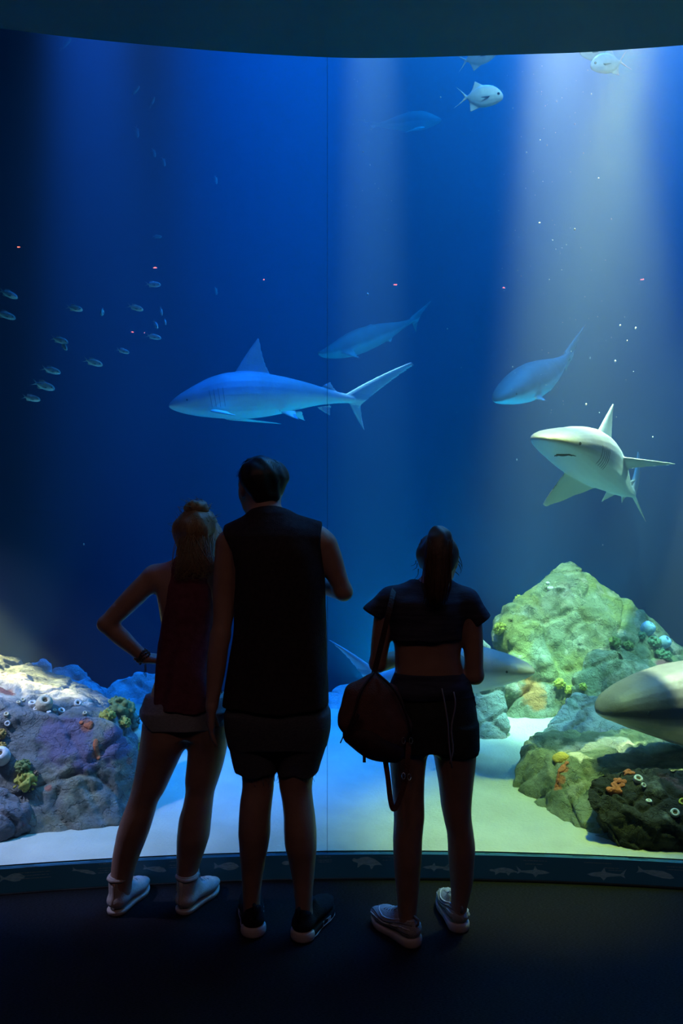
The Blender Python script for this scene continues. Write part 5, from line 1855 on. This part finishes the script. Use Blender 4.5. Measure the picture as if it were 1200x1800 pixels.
def fin_mesh(b, rf, rb, tip, th, le=0.10, te=-0.12, tipw=0.07, n=9):
    """a foil: root front and back, tip, thickness at the root; le / te bow the leading and trailing edges"""
    rf, rb, tip = (np.array(p, float) for p in (rf, rb, tip))
    span = tip - (rf + rb) / 2
    ch = rf - rb
    N = np.cross(ch, span)
    N /= np.linalg.norm(N)
    back = -ch / np.linalg.norm(ch)
    L = np.linalg.norm(span)
    tb = tip + back * np.linalg.norm(ch) * tipw
    cl = (rf + tip) / 2 - back * le * L
    cb = (rb + tb) / 2 - back * (-te) * L * 1.0 * (1 if te < 0 else 1)
    if te >= 0:
        cb = (rb + tb) / 2 + back * te * L
    rings = []
    prof = [(0, 0.0), (.05, .55), (.18, .95), (.35, 1.0), (.6, .72), (.85, .36), (1.0, .10)]
    for i in range(n):
        t = i / (n - 1)
        A = rf * (1 - t) ** 2 + 2 * cl * t * (1 - t) + tip * t * t
        B = rb * (1 - t) ** 2 + 2 * cb * t * (1 - t) + tb * t * t
        h = th * (1 - 0.78 * t) / 2
        up = [A + (B - A) * c + N * h * q for c, q in prof]
        dn = [A + (B - A) * c - N * h * q for c, q in prof[1:]][::-1]
        rings.append(up + dn)
    k = len(rings[0])
    v = [p for r in rings for p in r]
    f = []
    for i in range(n - 1):
        for j in range(k):
            a, c = i * k + j, i * k + (j + 1) % k
            f.append((a, c, c + k, a + k))
    f.append(tuple(range(k - 1, -1, -1)))
    f.append(tuple((n - 1) * k + j for j in range(k)))
    b.add(v, f)


def shark(label, spine, up, girth, fins, m, vox=0.009, wide=1.0, gills=True, mouth=None, eye=True, flat=0.0):
    up = np.array(up, float)
    P = spline([V(*p) for p in spine], 60)
    seg = np.r_[0, np.cumsum(np.linalg.norm(np.diff(P, axis=0), axis=1))]
    L = seg[-1]
    u = seg / L
    T = np.gradient(P, axis=0)
    T /= np.linalg.norm(T, axis=1)[:, None]
    S = np.cross(T, up)
    S /= np.linalg.norm(S, axis=1)[:, None]
    U = np.cross(S, T)
    H = np.interp(u, PU, PH) * L * girth
    W = np.interp(u, PU, PW) * L * girth * wide
    W *= 1 + flat * np.clip(1 - u / 0.3, 0, 1)
    H *= 1 - 0.45 * flat * np.clip(1 - u / 0.25, 0, 1)
    n = 24
    v, f = [], []
    for i in range(60):
        for k in range(n):
            a = 2 * math.pi * k / n
            c, s = math.cos(a), math.sin(a)
            hz = H[i] * (1.06 if s > 0 else 0.92)
            v.append(P[i] + S[i] * W[i] * math.copysign(abs(c) ** 0.92, c) + U[i] * hz * math.copysign(abs(s) ** 0.92, s))
    for i in range(59):
        for k in range(n):
            a, b_ = i * n + k, i * n + (k + 1) % n
            f.append((a, b_, b_ + n, a + n))
    f += [tuple(range(n - 1, -1, -1)), tuple(59 * n + k for k in range(n))]
    b = MB()
    b.add(v, f)
    for fn in fins:
        rf, rb, tip = (V(*p) for p in fn[:3])
        fin_mesh(b, rf, rb, tip, *fn[3:])
    vv, ff = voxel(b.v, b.f, vox, 2)
    o = mesh_obj('shark', vv, ff, m)
    # which way each bit of skin faces on the animal: back +1, belly -1
    nn = normals_of(vv, ff)
    idx = np.argmin(((vv[:, None, :] - P[None, ::3, :]) ** 2).sum(2), axis=1) * 3
    off = ((vv - P[idx]) * U[idx]).sum(1) / (H[idx] + 1e-6)
    val = np.where(np.abs(off) < 1.25, np.clip(off, -1, 1) * 0.75 + 0.25 * (nn * U[idx]).sum(1), (nn * U[idx]).sum(1) * 0.9 + 0.2)
    at = o.data.attributes.new('flank', 'FLOAT', 'POINT')
    at.data.foreach_set('value', val.astype(np.float32))
    tag(o, label, 'shark')

    def skin(uu, ang, out=1.0):
        i = int(np.argmin(np.abs(u - uu)))
        c, s = math.cos(ang), math.sin(ang)
        return P[i] + (S[i] * W[i] * math.copysign(abs(c) ** 0.92, c) + U[i] * H[i] * (1.06 if s > 0 else 0.92) * math.copysign(abs(s) ** 0.92, s)) * out
    if eye:
        for sd in (0, math.pi):
            q = skin(0.085, sd + (0.12 if sd == 0 else -0.12), 0.97)
            vv2, f2 = lathe([(0.05, -1), (0.6, -0.8), (1, 0), (0.6, 0.8), (0.05, 1)], 12)
            mesh_obj('eye', np.array(vv2) * 0.0085 * L / 1.6 + q, f2, M_fisheye, o)
    if gills:
        for side in (0, 1):
            for k in range(5):
                uu = 0.205 + 0.016 * k
                m_ = MB()
                angs = np.linspace(0.30, -0.55, 7)
                m_.tube([skin(uu, (a if side == 0 else math.pi - a), 1.0) for j, a in enumerate(angs)], 0.0013, 5)
                m_.build('gill_slit', M_gill, o)
    if mouth:
        m_ = MB()
        m_.tube([skin(mouth + 0.022 * (abs(t) / 0.4) ** 2, -math.pi / 2 + 0.34 + t, 1.0) for t in np.linspace(-0.40, 0.40, 15)], [0.002 + 0.009 * (1 - (abs(j - 7) / 7) ** 1.5) for j in range(15)], 6)
        m_.build('mouth', M_gill, o)
    return o


shark('large blue lit shark seen side on above the heads, swimming left',
      [(297, 714, 5.95), (318, 711, 5.97), (345, 707, 6.0), (400, 699, 6.05), (470, 697, 6.15), (540, 696, 6.27), (585, 699, 6.35), (622, 702, 6.42)],
      (0, 0, 1), 1.20,
      [((408, 662, 6.06), (478, 664, 6.16), (452, 595, 6.11), 0.045, 0.05, -0.13),
       ((566, 678, 6.3), (592, 688, 6.35), (580, 671, 6.33), 0.020, 0.05, -0.2),
       ((368, 722, 5.86), (402, 724, 5.9), (414, 730, 5.62), 0.030, 0.08, -0.10),
       ((392, 735, 6.2), (432, 736, 6.2), (495, 745, 6.55), 0.030, 0.10, -0.08),
       ((492, 724, 6.10), (520, 722, 6.12), (524, 738, 6.02), 0.022, 0.08, -0.10),
       ((506, 726, 6.2), (532, 722, 6.2), (536, 740, 6.3), 0.022, 0.08, -0.10),
       ((556, 716, 6.3), (584, 712, 6.34), (580, 731, 6.33), 0.020, 0.08, -0.2),
       ((606, 693, 6.38), (630, 716, 6.43), (722, 636, 6.6), 0.034, 0.04, -0.04, 0.30),
       ((612, 704, 6.4), (634, 708, 6.44), (640, 757, 6.5), 0.030, 0.10, -0.06)], M_shark_b, 0.0062)

shark('pale grey shark at right swimming towards the viewer, belly and mouth showing',
      [(954, 771, 4.10), (966, 774, 4.17), (985, 781, 4.30), (1015, 794, 4.50), (1040, 808, 4.75), (1070, 833, 5.10), (1095, 858, 5.45), (1112, 869, 5.80)],
      (0.30, 0.10, 0.95), 0.78,
      [((1048, 763, 4.78), (1074, 778, 5.20), (1077, 709, 5.15), 0.040, 0.02, -0.10),
       ((1062, 800, 4.70), (1086, 826, 5.05), (1186, 815, 4.98), 0.034, 0.03, -0.02),
       ((1004, 818, 4.60), (1050, 856, 5.05), (953, 887, 4.72), 0.034, 0.12, -0.02, 0.15),
       ((1070, 858, 5.22), (1084, 868, 5.42), (1056, 882, 5.36), 0.022, 0.08, -0.05),
       ((1092, 864, 5.40), (1100, 872, 5.6), (1092, 886, 5.6), 0.018, 0.05, -0.1),
       ((1104, 846, 5.62), (1110, 856, 5.72), (1118, 842, 5.75), 0.018, 0.05, -0.1),
       ((1104, 860, 5.70), (1116, 874, 5.84), (1120, 793, 6.15), 0.040, -0.16, 0.22, 0.4),
       ((1108, 864, 5.74), (1117, 874, 5.84), (1134, 917, 6.05), 0.034, 0.02, 0.05, 0.3)], M_shark, 0.0065, 1.12, True, 0.088, True, 0.42)

shark('hazy blue shark gliding down left below the bright light shaft, tail up',
      [(871, 706, 7.0), (880, 700, 7.05), (900, 689, 7.2), (930, 674, 7.45), (960, 658, 7.75), (982, 642, 8.0), (1000, 622, 8.3)],
      (-0.25, -0.35, 0.9), 0.98,
      [((918, 694, 7.3), (945, 684, 7.5), (962, 706, 7.15), 0.034, 0.08, -0.1),
       ((945, 655, 7.55), (968, 645, 7.8), (975, 640, 8.1), 0.03, 0.05, -0.1),
       ((955, 676, 7.65), (970, 668, 7.8), (970, 690, 7.6), 0.022, 0.08, -0.1),
       ((992, 618, 8.2), (1006, 634, 8.35), (1035, 562, 8.75), 0.04, 0.02, -0.10, 0.05),
       ((990, 628, 8.25), (1004, 634, 8.35), (994, 657, 8.4), 0.03, 0.05, -0.05)], M_shark_far, 0.013, 1.1, False)

shark('faint shark far behind the seam, above the tail of the large shark',
      [(558, 620, 8.94), (570, 622, 8.94), (600, 614, 9.05), (635, 600, 9.21), (670, 587, 9.37), (700, 575, 9.59), (728, 562, 9.81)],
      (0, -0.1, 1), 0.88,
      [((596, 618, 8.94), (622, 610, 9.05), (634, 631, 8.72), 0.036, 0.1, -0.1),
       ((628, 594, 9.16), (655, 584, 9.27), (652, 566, 9.27), 0.036, 0.05, -0.1),
       ((672, 596, 9.37), (690, 588, 9.48), (690, 604, 9.37), 0.024, 0.05, -0.1),
       ((720, 558, 9.76), (734, 570, 9.86), (768, 520, 10.14), 0.04, 0.02, -0.1, 0.05),
       ((722, 566, 9.81), (734, 570, 9.86), (732, 588, 9.92), 0.03, 0.05, -0.05)], M_shark_far, 0.014, 1.0, False, None, False)

shark('very faint shark high up in the second light shaft near the ceiling',
      [(776, 212, 9.72), (765, 212, 9.72), (740, 213, 9.83), (712, 216, 9.94), (680, 219, 10.06), (655, 220, 10.17)],
      (0, -0.3, 1), 1.15,
      [((748, 224, 9.72), (726, 226, 9.83), (704, 234, 9.38), 0.036, 0.1, -0.1),
       ((738, 202, 9.83), (718, 204, 9.94), (712, 192, 9.94), 0.036, 0.05, -0.1),
       ((662, 215, 10.11), (654, 225, 10.23), (618, 208, 10.40), 0.04, 0.02, -0.1, 0.05),
       ((662, 220, 10.11), (654, 225, 10.23), (640, 234, 10.28), 0.03, 0.05, -0.05)], M_shark_far, 0.014, 1.0, False, None, False)

shark('grey shark passing behind the girl, snout beyond her elbow, tail beside the man',
      [(939, 1182, 4.16), (930, 1181, 4.18), (905, 1179, 4.24), (870, 1178, 4.33), (800, 1180, 4.55), (730, 1188, 4.85), (680, 1192, 5.05), (646, 1186, 5.2)],
      (0, -0.05, 1), 1.02,
      [((800, 1152, 4.52), (760, 1156, 4.7), (752, 1118, 4.68), 0.034, 0.05, -0.13),
       ((832, 1200, 4.40), (802, 1204, 4.5), (780, 1240, 4.25), 0.030, 0.08, -0.10),
       ((832, 1198, 4.55), (802, 1202, 4.65), (790, 1225, 4.95), 0.030, 0.08, -0.10),
       ((657, 1174, 5.15), (642, 1198, 5.22), (573, 1121, 5.3), 0.034, 0.05, -0.12, 0.05),
       ((654, 1186, 5.17), (642, 1198, 5.22), (622, 1228, 5.25), 0.028, 0.08, -0.06)], M_shark, 0.009)

shark('dark snouted shark entering at the right edge above the flat ledge',
      [(1051, 1253, 3.82), (1060, 1250, 3.83), (1085, 1244, 3.86), (1140, 1240, 3.93), (1200, 1241, 4.02), (1290, 1246, 4.2), (1400, 1250, 4.45), (1500, 1244, 4.7)],
      (0, -0.1, 1), 1.12,
      [((1235, 1198, 4.08), (1290, 1206, 4.2), (1270, 1150, 4.2), 0.034, 0.05, -0.13),
       ((1222, 1268, 3.98), (1262, 1272, 4.08), (1300, 1284, 3.80), 0.030, 0.08, -0.10),
       ((1492, 1236, 4.68), (1504, 1254, 4.73), (1580, 1190, 4.9), 0.034, 0.05, -0.12, 0.05),
       ((1494, 1244, 4.68), (1504, 1254, 4.73), (1512, 1262, 4.75), 0.028, 0.08, -0.06)], M_shark_d, 0.008)

# ------------------------------------------------------------------ bony fish
M_fish = mat('silver_fish_skin', (0.66, 0.72, 0.74), 0.4, (0.54, 0.60, 0.63), 10, spec=0.6)
M_fish_b = mat('blue_silver_skin', (0.42, 0.48, 0.66), 0.35, (0.32, 0.38, 0.56), 10, spec=0.6)


def fish_body(kind):
    """unit length fish along +x, nose at x = 1, tail fork at x = 0"""
    if kind == 'deep':
        X = [.24, .28, .36, .46, .56, .66, .76, .86, .93, .98, 1.0]
        A = [.030, .045, .13, .205, .245, .255, .235, .185, .125, .06, .012]
        B = [.030, .045, .12, .185, .215, .215, .19, .15, .11, .07, .012]
        Wd = [.014, .02, .04, .06, .075, .08, .08, .07, .055, .035, .010]
    else:
        X = [.20, .25, .34, .45, .56, .68, .80, .90, .96, .99, 1.0]
        A = [.026, .036, .085, .125, .150, .158, .145, .11, .07, .035, .01]
        B = [.026, .036, .08, .115, .135, .14, .125, .095, .065, .04, .01]
        Wd = [.012, .02, .045, .068, .082, .088, .085, .068, .05, .03, .008]
    b = MB()
    n = 14
    v, f = [], []
    for x, a, c, w in zip(X, A, B, Wd):
        for k in range(n):
            t = 2 * math.pi * k / n
            s = math.sin(t)
            v.append((x, w * math.cos(t), (a if s > 0 else c) * s))
    for i in range(len(X) - 1):
        for k in range(n):
            a, c = i * n + k, i * n + (k + 1) % n
            f.append((a, c, c + n, a + n))
    f += [tuple(range(n - 1, -1, -1)), tuple((len(X) - 1) * n + k for k in range(n))]
    b.add(v, f)
    h = A[5]
    fin_mesh(b, (.27, 0, .03), (.22, 0, -.01), (.0, 0, .24 if kind == 'deep' else .15), .022, 0.04, -0.10, 0.2, 6)
    fin_mesh(b, (.27, 0, -.03), (.22, 0, .01), (.0, 0, -.24 if kind == 'deep' else -.15), .022, 0.04, -0.10, 0.2, 6)
    if kind == 'deep':
        fin_mesh(b, (.62, 0, .22), (.30, 0, .05), (.40, 0, .33), .02, 0.02, -0.22, 0.1, 6)
        fin_mesh(b, (.58, 0, -.20), (.30, 0, -.05), (.38, 0, -.30), .02, 0.02, -0.22, 0.1, 6)
    else:
        fin_mesh(b, (.70, 0, .13), (.32, 0, .06), (.48, 0, .20), .02, 0.02, -0.12, 0.5, 6)
        fin_mesh(b, (.56, 0, -.12), (.32, 0, -.06), (.40, 0, -.18), .02, 0.02, -0.12, 0.4, 6)
    vv, ff = voxel(b.v, b.f, 0.014, 1)
    me = bpy.data.meshes.new('fish_body')
    me.from_pydata(vv.tolist(), [], [tuple(q) for q in ff])
    me.polygons.foreach_set('use_smooth', np.ones(len(me.polygons), dtype=bool))
    return me


def small_mesh(name, v, f, m):
    me = bpy.data.meshes.new(name)
    me.from_pydata([tuple(p) for p in v], [], [tuple(q) for q in f])
    me.polygons.foreach_set('use_smooth', np.ones(len(me.polygons), dtype=bool))
    me.materials.append(m)
    return me


F_deep, F_slim = fish_body('deep'), fish_body('slim')
F_deep_b = F_deep.copy()
F_deep.materials.append(M_fish)
F_deep_b.materials.append(M_fish_b)
F_slim.materials.append(M_fish)
lv, lf = lathe([(0.05, -1), (0.6, -0.8), (1, 0), (0.6, 0.8), (0.05, 1)], 10)
lv = np.array(lv)
E_me = {}
for kd, (ex, ez, ew, er) in {'deep': (.90, .035, .056, .030), 'slim': (.89, .03, .062, .024)}.items():
    E_me[kd] = [small_mesh('fish_eye', lv * er + np.array([ex, s * ew, ez]), lf, M_fisheye) for s in (-1, 1)]
pb = MB()
fin_mesh(pb, (.74, .082, -.02), (.70, .082, -.07), (.58, .12, -.06), .012, 0.05, -0.05, 0.3, 6)
pc = MB()
fin_mesh(pc, (.74, -.082, -.02), (.70, -.082, -.07), (.58, -.12, -.06), .012, 0.05, -0.05, 0.3, 6)
M_pec = mat('dark_fin', (0.10, 0.12, 0.16), 0.5)
PF = [small_mesh('side_fin', pb.v, pb.f, M_pec), small_mesh('side_fin', pc.v, pc.f, M_pec)]


def fish(px, py, d, length, head, up, kind, label, group=None, me=None, parts=True):
    """head = direction the fish faces (x right, y away, z up); px,py = its middle"""
    o = bpy.data.objects.new('fish', me or (F_deep if kind == 'deep' else F_slim))
    x = Vector(head).normalized()
    z = Vector(up)
    z = (z - x * z.dot(x)).normalized()
    y = z.cross(x)
    from mathutils import Matrix
    R = Matrix((x, y, z)).transposed()
    c = Vector(V(px, py, d)) - (R @ Vector((0.55, 0, 0))) * length
    o.matrix_world = Matrix.Translation(c) @ R.to_4x4() @ Matrix.Scale(length, 4)
    COL.objects.link(o)
    tag(o, label, 'fish', group)
    if parts:
        for e in E_me[kind]:
            q = bpy.data.objects.new('eye', e)
            COL.objects.link(q)
            q.parent = o
        for e in PF:
            q = bpy.data.objects.new('side_fin', e)
            COL.objects.link(q)
            q.parent = o
    return o


fish(845, 171, 4.9, 0.325, (1, -0.25, -0.12), (0.1, 0, 1), 'deep', 'pale deep bodied fish alone in the bright light shaft, facing right')
fish(840, 100, 5.3, 0.30, (1, -0.1, 0.25), (-0.2, 0, 1), 'deep', 'pale fish cut off by the ceiling edge, above the lone deep bodied fish')
fish(1069, 112, 4.9, 0.30, (-1, -0.2, -0.28), (-0.25, 0, 1), 'deep', 'blue deep bodied fish at top right facing left', me=F_deep_b)
fish(1048, 92, 5.2, 0.29, (-1, -0.2, -0.12), (-0.1, 0, 1), 'deep', 'pale fish at top right half hidden behind the blue fish and the ceiling')

G_s = 'small silvery fish of the loose school at left'
school = [
    (15, 517, 0.21, 24, 0, 'school fish at the left edge of the frame, upper of two'),
    (10, 554, 0.22, 20, 0, 'school fish at the left edge of the frame, lower of two'),
    (131, 542, 0.19, 14, -10, 'school fish left of the head on fish, tail to the left'),
    (180, 549, 0.20, 25, -78, 'school fish seen head on between two others'),
    (238, 541, 0.18, 18, -8, 'school fish right of the head on fish'),
    (269, 500, 0.18, 8, -15, 'topmost clear fish of the school, under the brightest red dot'),
    (273, 570, 0.15, 45, -50, 'dim school fish right above the rightmost clear one'),
    (290, 565, 0.11, 50, -65, 'tiny dim school fish at the far right of the school'),
    (270, 592, 0.17, 14, -10, 'rightmost clear fish of the school'),
    (283, 546, 0.13, 60, -60, 'faint school fish between two brighter ones at right'),
    (105, 598, 0.20, 18, -10, 'school fish overlapping another, upper of the pair'),
    (112, 608, 0.16, 40, -40, 'school fish overlapping another, lower of the pair'),
    (216, 617, 0.15, 18, -10, 'small dim fish in the lower right of the school'),
    (164, 637, 0.21, 18, -5, 'school fish swimming alone right of the lower row'),
    (90, 651, 0.21, 16, -5, 'highest of the three school fish stacked at lower left'),
    (77, 678, 0.25, 18, -5, 'middle of the three school fish stacked at lower left'),
    (55, 700, 0.20, 12, -5, 'lowest of the three school fish stacked at lower left')]
for px, py, L, pitch, yaw, lab in school:
    p_, y_ = math.radians(pitch), math.radians(yaw)
    fish(px, py, 5.6, L * 0.8, (math.cos(p_) * math.cos(y_), math.cos(p_) * math.sin(y_), -math.sin(p_)), (0, 0, 1), 'slim', lab, G_s)
G_f = 'faint fish high up on the dark left side'
for px, py, L, pitch, yaw, lab in [
        (238, 160, 0.16, -40, -20, 'faint fish high on the dark left side, left of a close pair'),
        (267, 181, 0.16, -60, -20, 'faint fish high on the dark left side, right of a close pair'),
        (240, 232, 0.17, 75, -40, 'faint upright fish below the close pair on the dark left side'),
        (270, 268, 0.14, 70, -30, 'faint fish on the dark left side, upper of a dim pair'),
        (287, 284, 0.14, 70, -30, 'faint fish on the dark left side, lower of a dim pair'),
        (379, 316, 0.12, 80, -30, 'faint tiny fish in the dark water left of the seam'),
        (379, 511, 0.12, 75, -40, 'faint tiny fish right of the school, level with its top'),
        (276, 416, 0.14, 10, -20, 'barely visible fish above the school'),
        (115, 78, 0.22, -20, -30, 'faint fish just under the ceiling edge at upper left')]:
    p_, y_ = math.radians(pitch), math.radians(yaw)
    fish(px, py, 8.3, L, (math.cos(p_) * math.cos(y_), math.cos(p_) * math.sin(y_), -math.sin(p_)), (0.3, 0, 1), 'slim', lab, G_f, parts=False)

# ------------------------------------------------------------------ drifting specks in the water
M_speck = mat('pale_speck', (0.85, 0.85, 0.82), 0.6)
rnd = random.Random(77)
b = MB()
iv, if_ = lathe([(0.1, -1), (0.8, -0.5), (0.8, 0.5), (0.1, 1)], 5)
iv = np.array(iv)
known = [(1117, 577), (1090, 572), (1102, 599), (1081, 635), (1037, 629), (1030, 711), (1083, 733), (1147, 768), (1113, 653), (1059, 958), (908, 808), (774, 171), (1060, 105), (978, 178), (958, 186), (901, 190),
         (1052, 313), (976, 233), (949, 246), (961, 255), (1010, 218), (925, 268), (1025, 269), (638, 267), (630, 255), (650, 290), (1074, 385), (948, 392), (905, 405), (1010, 403), (1039, 165), (646, 517), (786, 578), (147, 957)]
for px, py in known + [(rnd.gauss(960, 70), rnd.uniform(110, 760)) for _ in range(150)] + [(rnd.gauss(655, 40), rnd.uniform(130, 560)) for _ in range(40)]:
    d = rnd.uniform(4.2, 6.6)
    r = rnd.uniform(0.8, 1.9) / F * d if (px, py) in known else rnd.uniform(0.35, 0.8) / F * d
    b.add(iv * r * np.array([1, 1, rnd.uniform(0.6, 1.5)]) + V(px, py, d), if_)
sp = b.build('drifting_specks', M_speck)
tag(sp, 'tiny white specks drifting in the lit water', kind='stuff')

# ------------------------------------------------------------------ prints on the plinth band
M_p_fish = mat('fish_print', (0.22, 0.36, 0.50), 0.4, (0.06, 0.18, 0.27), 40, stretch=(1, 1, 3))
M_p_fish.node_tree.nodes['Principled BSDF'].inputs['Emission Color'].default_value = (0.35, 0.65, 0.9, 1)
M_p_fish.node_tree.nodes['Principled BSDF'].inputs['Emission Strength'].default_value = 0.018  # faint glow added to lift the print
M_p_text = mat('text_print', (0.20, 0.28, 0.34), 0.4, (0.07, 0.15, 0.21), 300, stretch=(1, 1, 0.2), lo=0.45, hi=0.55)
M_p_text.node_tree.nodes['Principled BSDF'].inputs['Emission Color'].default_value = (0.35, 0.65, 0.9, 1)
M_p_text.node_tree.nodes['Principled BSDF'].inputs['Emission Strength'].default_value = 0.010  # faint glow added to lift the captions


def on_band(x, z, out=0.0010):
    return (x, glass_y(x) - 0.012 - out, z)


def band_xy(px, py):
    x = (px - 600) / F * 3.26
    for _ in range(6):
        x = (px - 600) / F * (glass_y(x) - 0.012)
    return x, EYE - (py - 900) / F * (glass_y(x) - 0.012)


OUT = {'fish': [(0, 0), (.10, .10), (.24, .17), (.42, .19), (.6, .14), (.76, .05), (.84, .04), (1.0, .17), (.95, .0), (1.0, -.14), (.84, -.04), (.76, -.05), (.6, -.12), (.42, -.17), (.22, -.14), (.08, -.06)],
       'shark': [(0, .01), (.12, .05), (.28, .075), (.36, .08), (.44, .19), (.48, .07), (.7, .04), (.84, .03), (1.0, .17), (.93, .02), (.97, -.08), (.86, -.015), (.7, -.03), (.5, -.05), (.42, -.15), (.34, -.055), (.12, -.035)],
       'turtle': [(0, .06), (.06, .12), (.16, .09), (.28, .16), (.5, .21), (.74, .15), (.92, .04), (1.0, -.03), (.86, -.02), (.74, -.05), (.66, -.2), (.58, -.06), (.36, -.05), (.2, -.18), (.2, -.02), (.06, .0)],
       'slim': [(0, 0), (.12, .07), (.34, .10), (.6, .07), (.84, .02), (1.0, .09), (.96, .0), (1.0, -.07), (.84, -.02), (.6, -.05), (.3, -.06), (.1, -.04)]}


def print_fish(px, py, wpx, kind, flip=False, tilt=0.0, hs=1.0):
    cx, cz = band_xy(px, py)
    L = wpx / F * 3.27
    pts = OUT[kind]
    v = []
    for o_ in (0.0010, 0.0002):
        for a, c in pts:
            x = (a - 0.5) * L * (-1 if flip else 1)
            z = c * L * hs
            v.append(on_band(cx + x * math.cos(tilt) - z * math.sin(tilt), cz + x * math.sin(tilt) + z * math.cos(tilt), o_))
    n = len(pts)
    f = [tuple(range(n)), tuple(range(2 * n - 1, n - 1, -1))] + [(i, i + n, (i + 1) % n + n, (i + 1) % n) for i in range(n)]
    q = mesh_obj('printed_fish', v, f, M_p_fish, band, smooth=False)
    fix_normals(q)


for a in ((22, 1543, 40, 'fish', True, 0.0), (148, 1532, 40, 'slim', True, -0.25), (272, 1528, 40, 'slim', True, -0.2, 1.5), (398, 1523, 44, 'fish', True, -0.05, 0.9), (505, 1517, 20, 'fish', False, 0.0),
          (645, 1517, 54, 'turtle', False, -0.1), (766, 1525, 46, 'shark', False, 0.0), (800, 1528, 44, 'slim', False, 0.0), (885, 1532, 50, 'turtle', False, 0.0, 0.7), (936, 1533, 58, 'shark', True, -0.02),
          (1066, 1538, 66, 'shark', False, 0.02), (1152, 1536, 62, 'slim', True, -0.18, 1.2)):
    print_fish(*a)
b = MB()
for px, py, w in ((55, 1524, 22), (60, 1533, 50), (60, 1538, 46), (62, 1543, 50), (184, 1518, 18), (184, 1526, 22), (184, 1530, 20), (184, 1534, 22), (305, 1514, 14), (304, 1521, 14), (304, 1525, 14),
                  (570, 1506, 22), (570, 1512, 26), (570, 1515, 24), (680, 1506, 20), (680, 1512, 16), (940, 1513, 40), (938, 1519, 30), (1050, 1517, 46), (1075, 1526, 24), (1082, 1530, 24), (1186, 1524, 30), (1186, 1529, 26)):
    cx, cz = band_xy(px, py)
    hw, hh = w / 2 / F * 3.27, 0.0013
    vv = [on_band(cx + sx * hw, cz + sz * hh, o_) for o_ in (0.0010, 0.0002) for sx, sz in ((-1, -1), (1, -1), (1, 1), (-1, 1))]
    b.add(vv, [(0, 1, 2, 3), (7, 6, 5, 4), (0, 4, 5, 1), (1, 5, 6, 2), (2, 6, 7, 3), (3, 7, 4, 0)])
q = b.build('caption_lines', M_p_text, band, smooth=False)
q['kind'] = 'stuff'

# ------------------------------------------------------------------ red pilot lamps under the hall ceiling (seen as mirror images in the acrylic)
M_red = bpy.data.materials.new('red_lamp')
M_red.use_nodes = True
nt = M_red.node_tree
nt.nodes.clear()
em = nt.nodes.new('ShaderNodeEmission')
em.inputs[0].default_value = (1.0, 0.13, 0.09, 1)
em.inputs[1].default_value = 80
ou = nt.nodes.new('ShaderNodeOutputMaterial')
nt.links.new(em.outputs[0], ou.inputs[0])
for i, (x, y, r) in enumerate(((-1.615, 0.55, 0.013), (-0.937, 0.354, 0.016), (-0.322, 0.188, 0.010), (0.446, 0.089, 0.017), (1.087, -0.076, 0.012), (1.839, -0.093, 0.015), (-1.156, -1.92, 0.013))):
    fx = empty('pilot_lamp', (x, y, 3.63), 'small red pilot lamp under the hall ceiling, number %d from the left' % (i + 1), 'lamp', 'red pilot lamps in the ceiling arc')
    fx['label'] = ('red pilot lamp under the ceiling, ' + ('far left of the arc', 'second from left in the arc', 'left of the middle of the arc', 'right of the middle of the arc', 'second from right in the arc', 'far right of the arc', 'alone far behind the arc')[i])
    fx['origin'] = [x, y, 3.63]
    if i < 6:                                   # added fill for the visitors' backs, set at the arc lamps
        spot('back_fill_light', (x, y, 3.585), (x * 0.3 - 0.1, 2.8, 0.8), (1.0, 0.58, 0.50), 2.6, 40, 0.8, 0.0)
    vv, ff = lathe([(0.03, -0.022), (0.035, -0.02), (0.035, 0.0), (0.0, 0.0)], 14)
    mesh_obj('housing', np.array(vv) + np.array([x, y, 3.63]), ff, M_hall, fx)
    vv, ff = lathe([(0.002, -0.025), (0.6 * r, -0.025), (r, -0.024), (r, -0.0215)], 12)
    mesh_obj('red_lens', np.array(vv) + np.array([x, y, 3.63]), ff, M_red, fx)

clean_props()
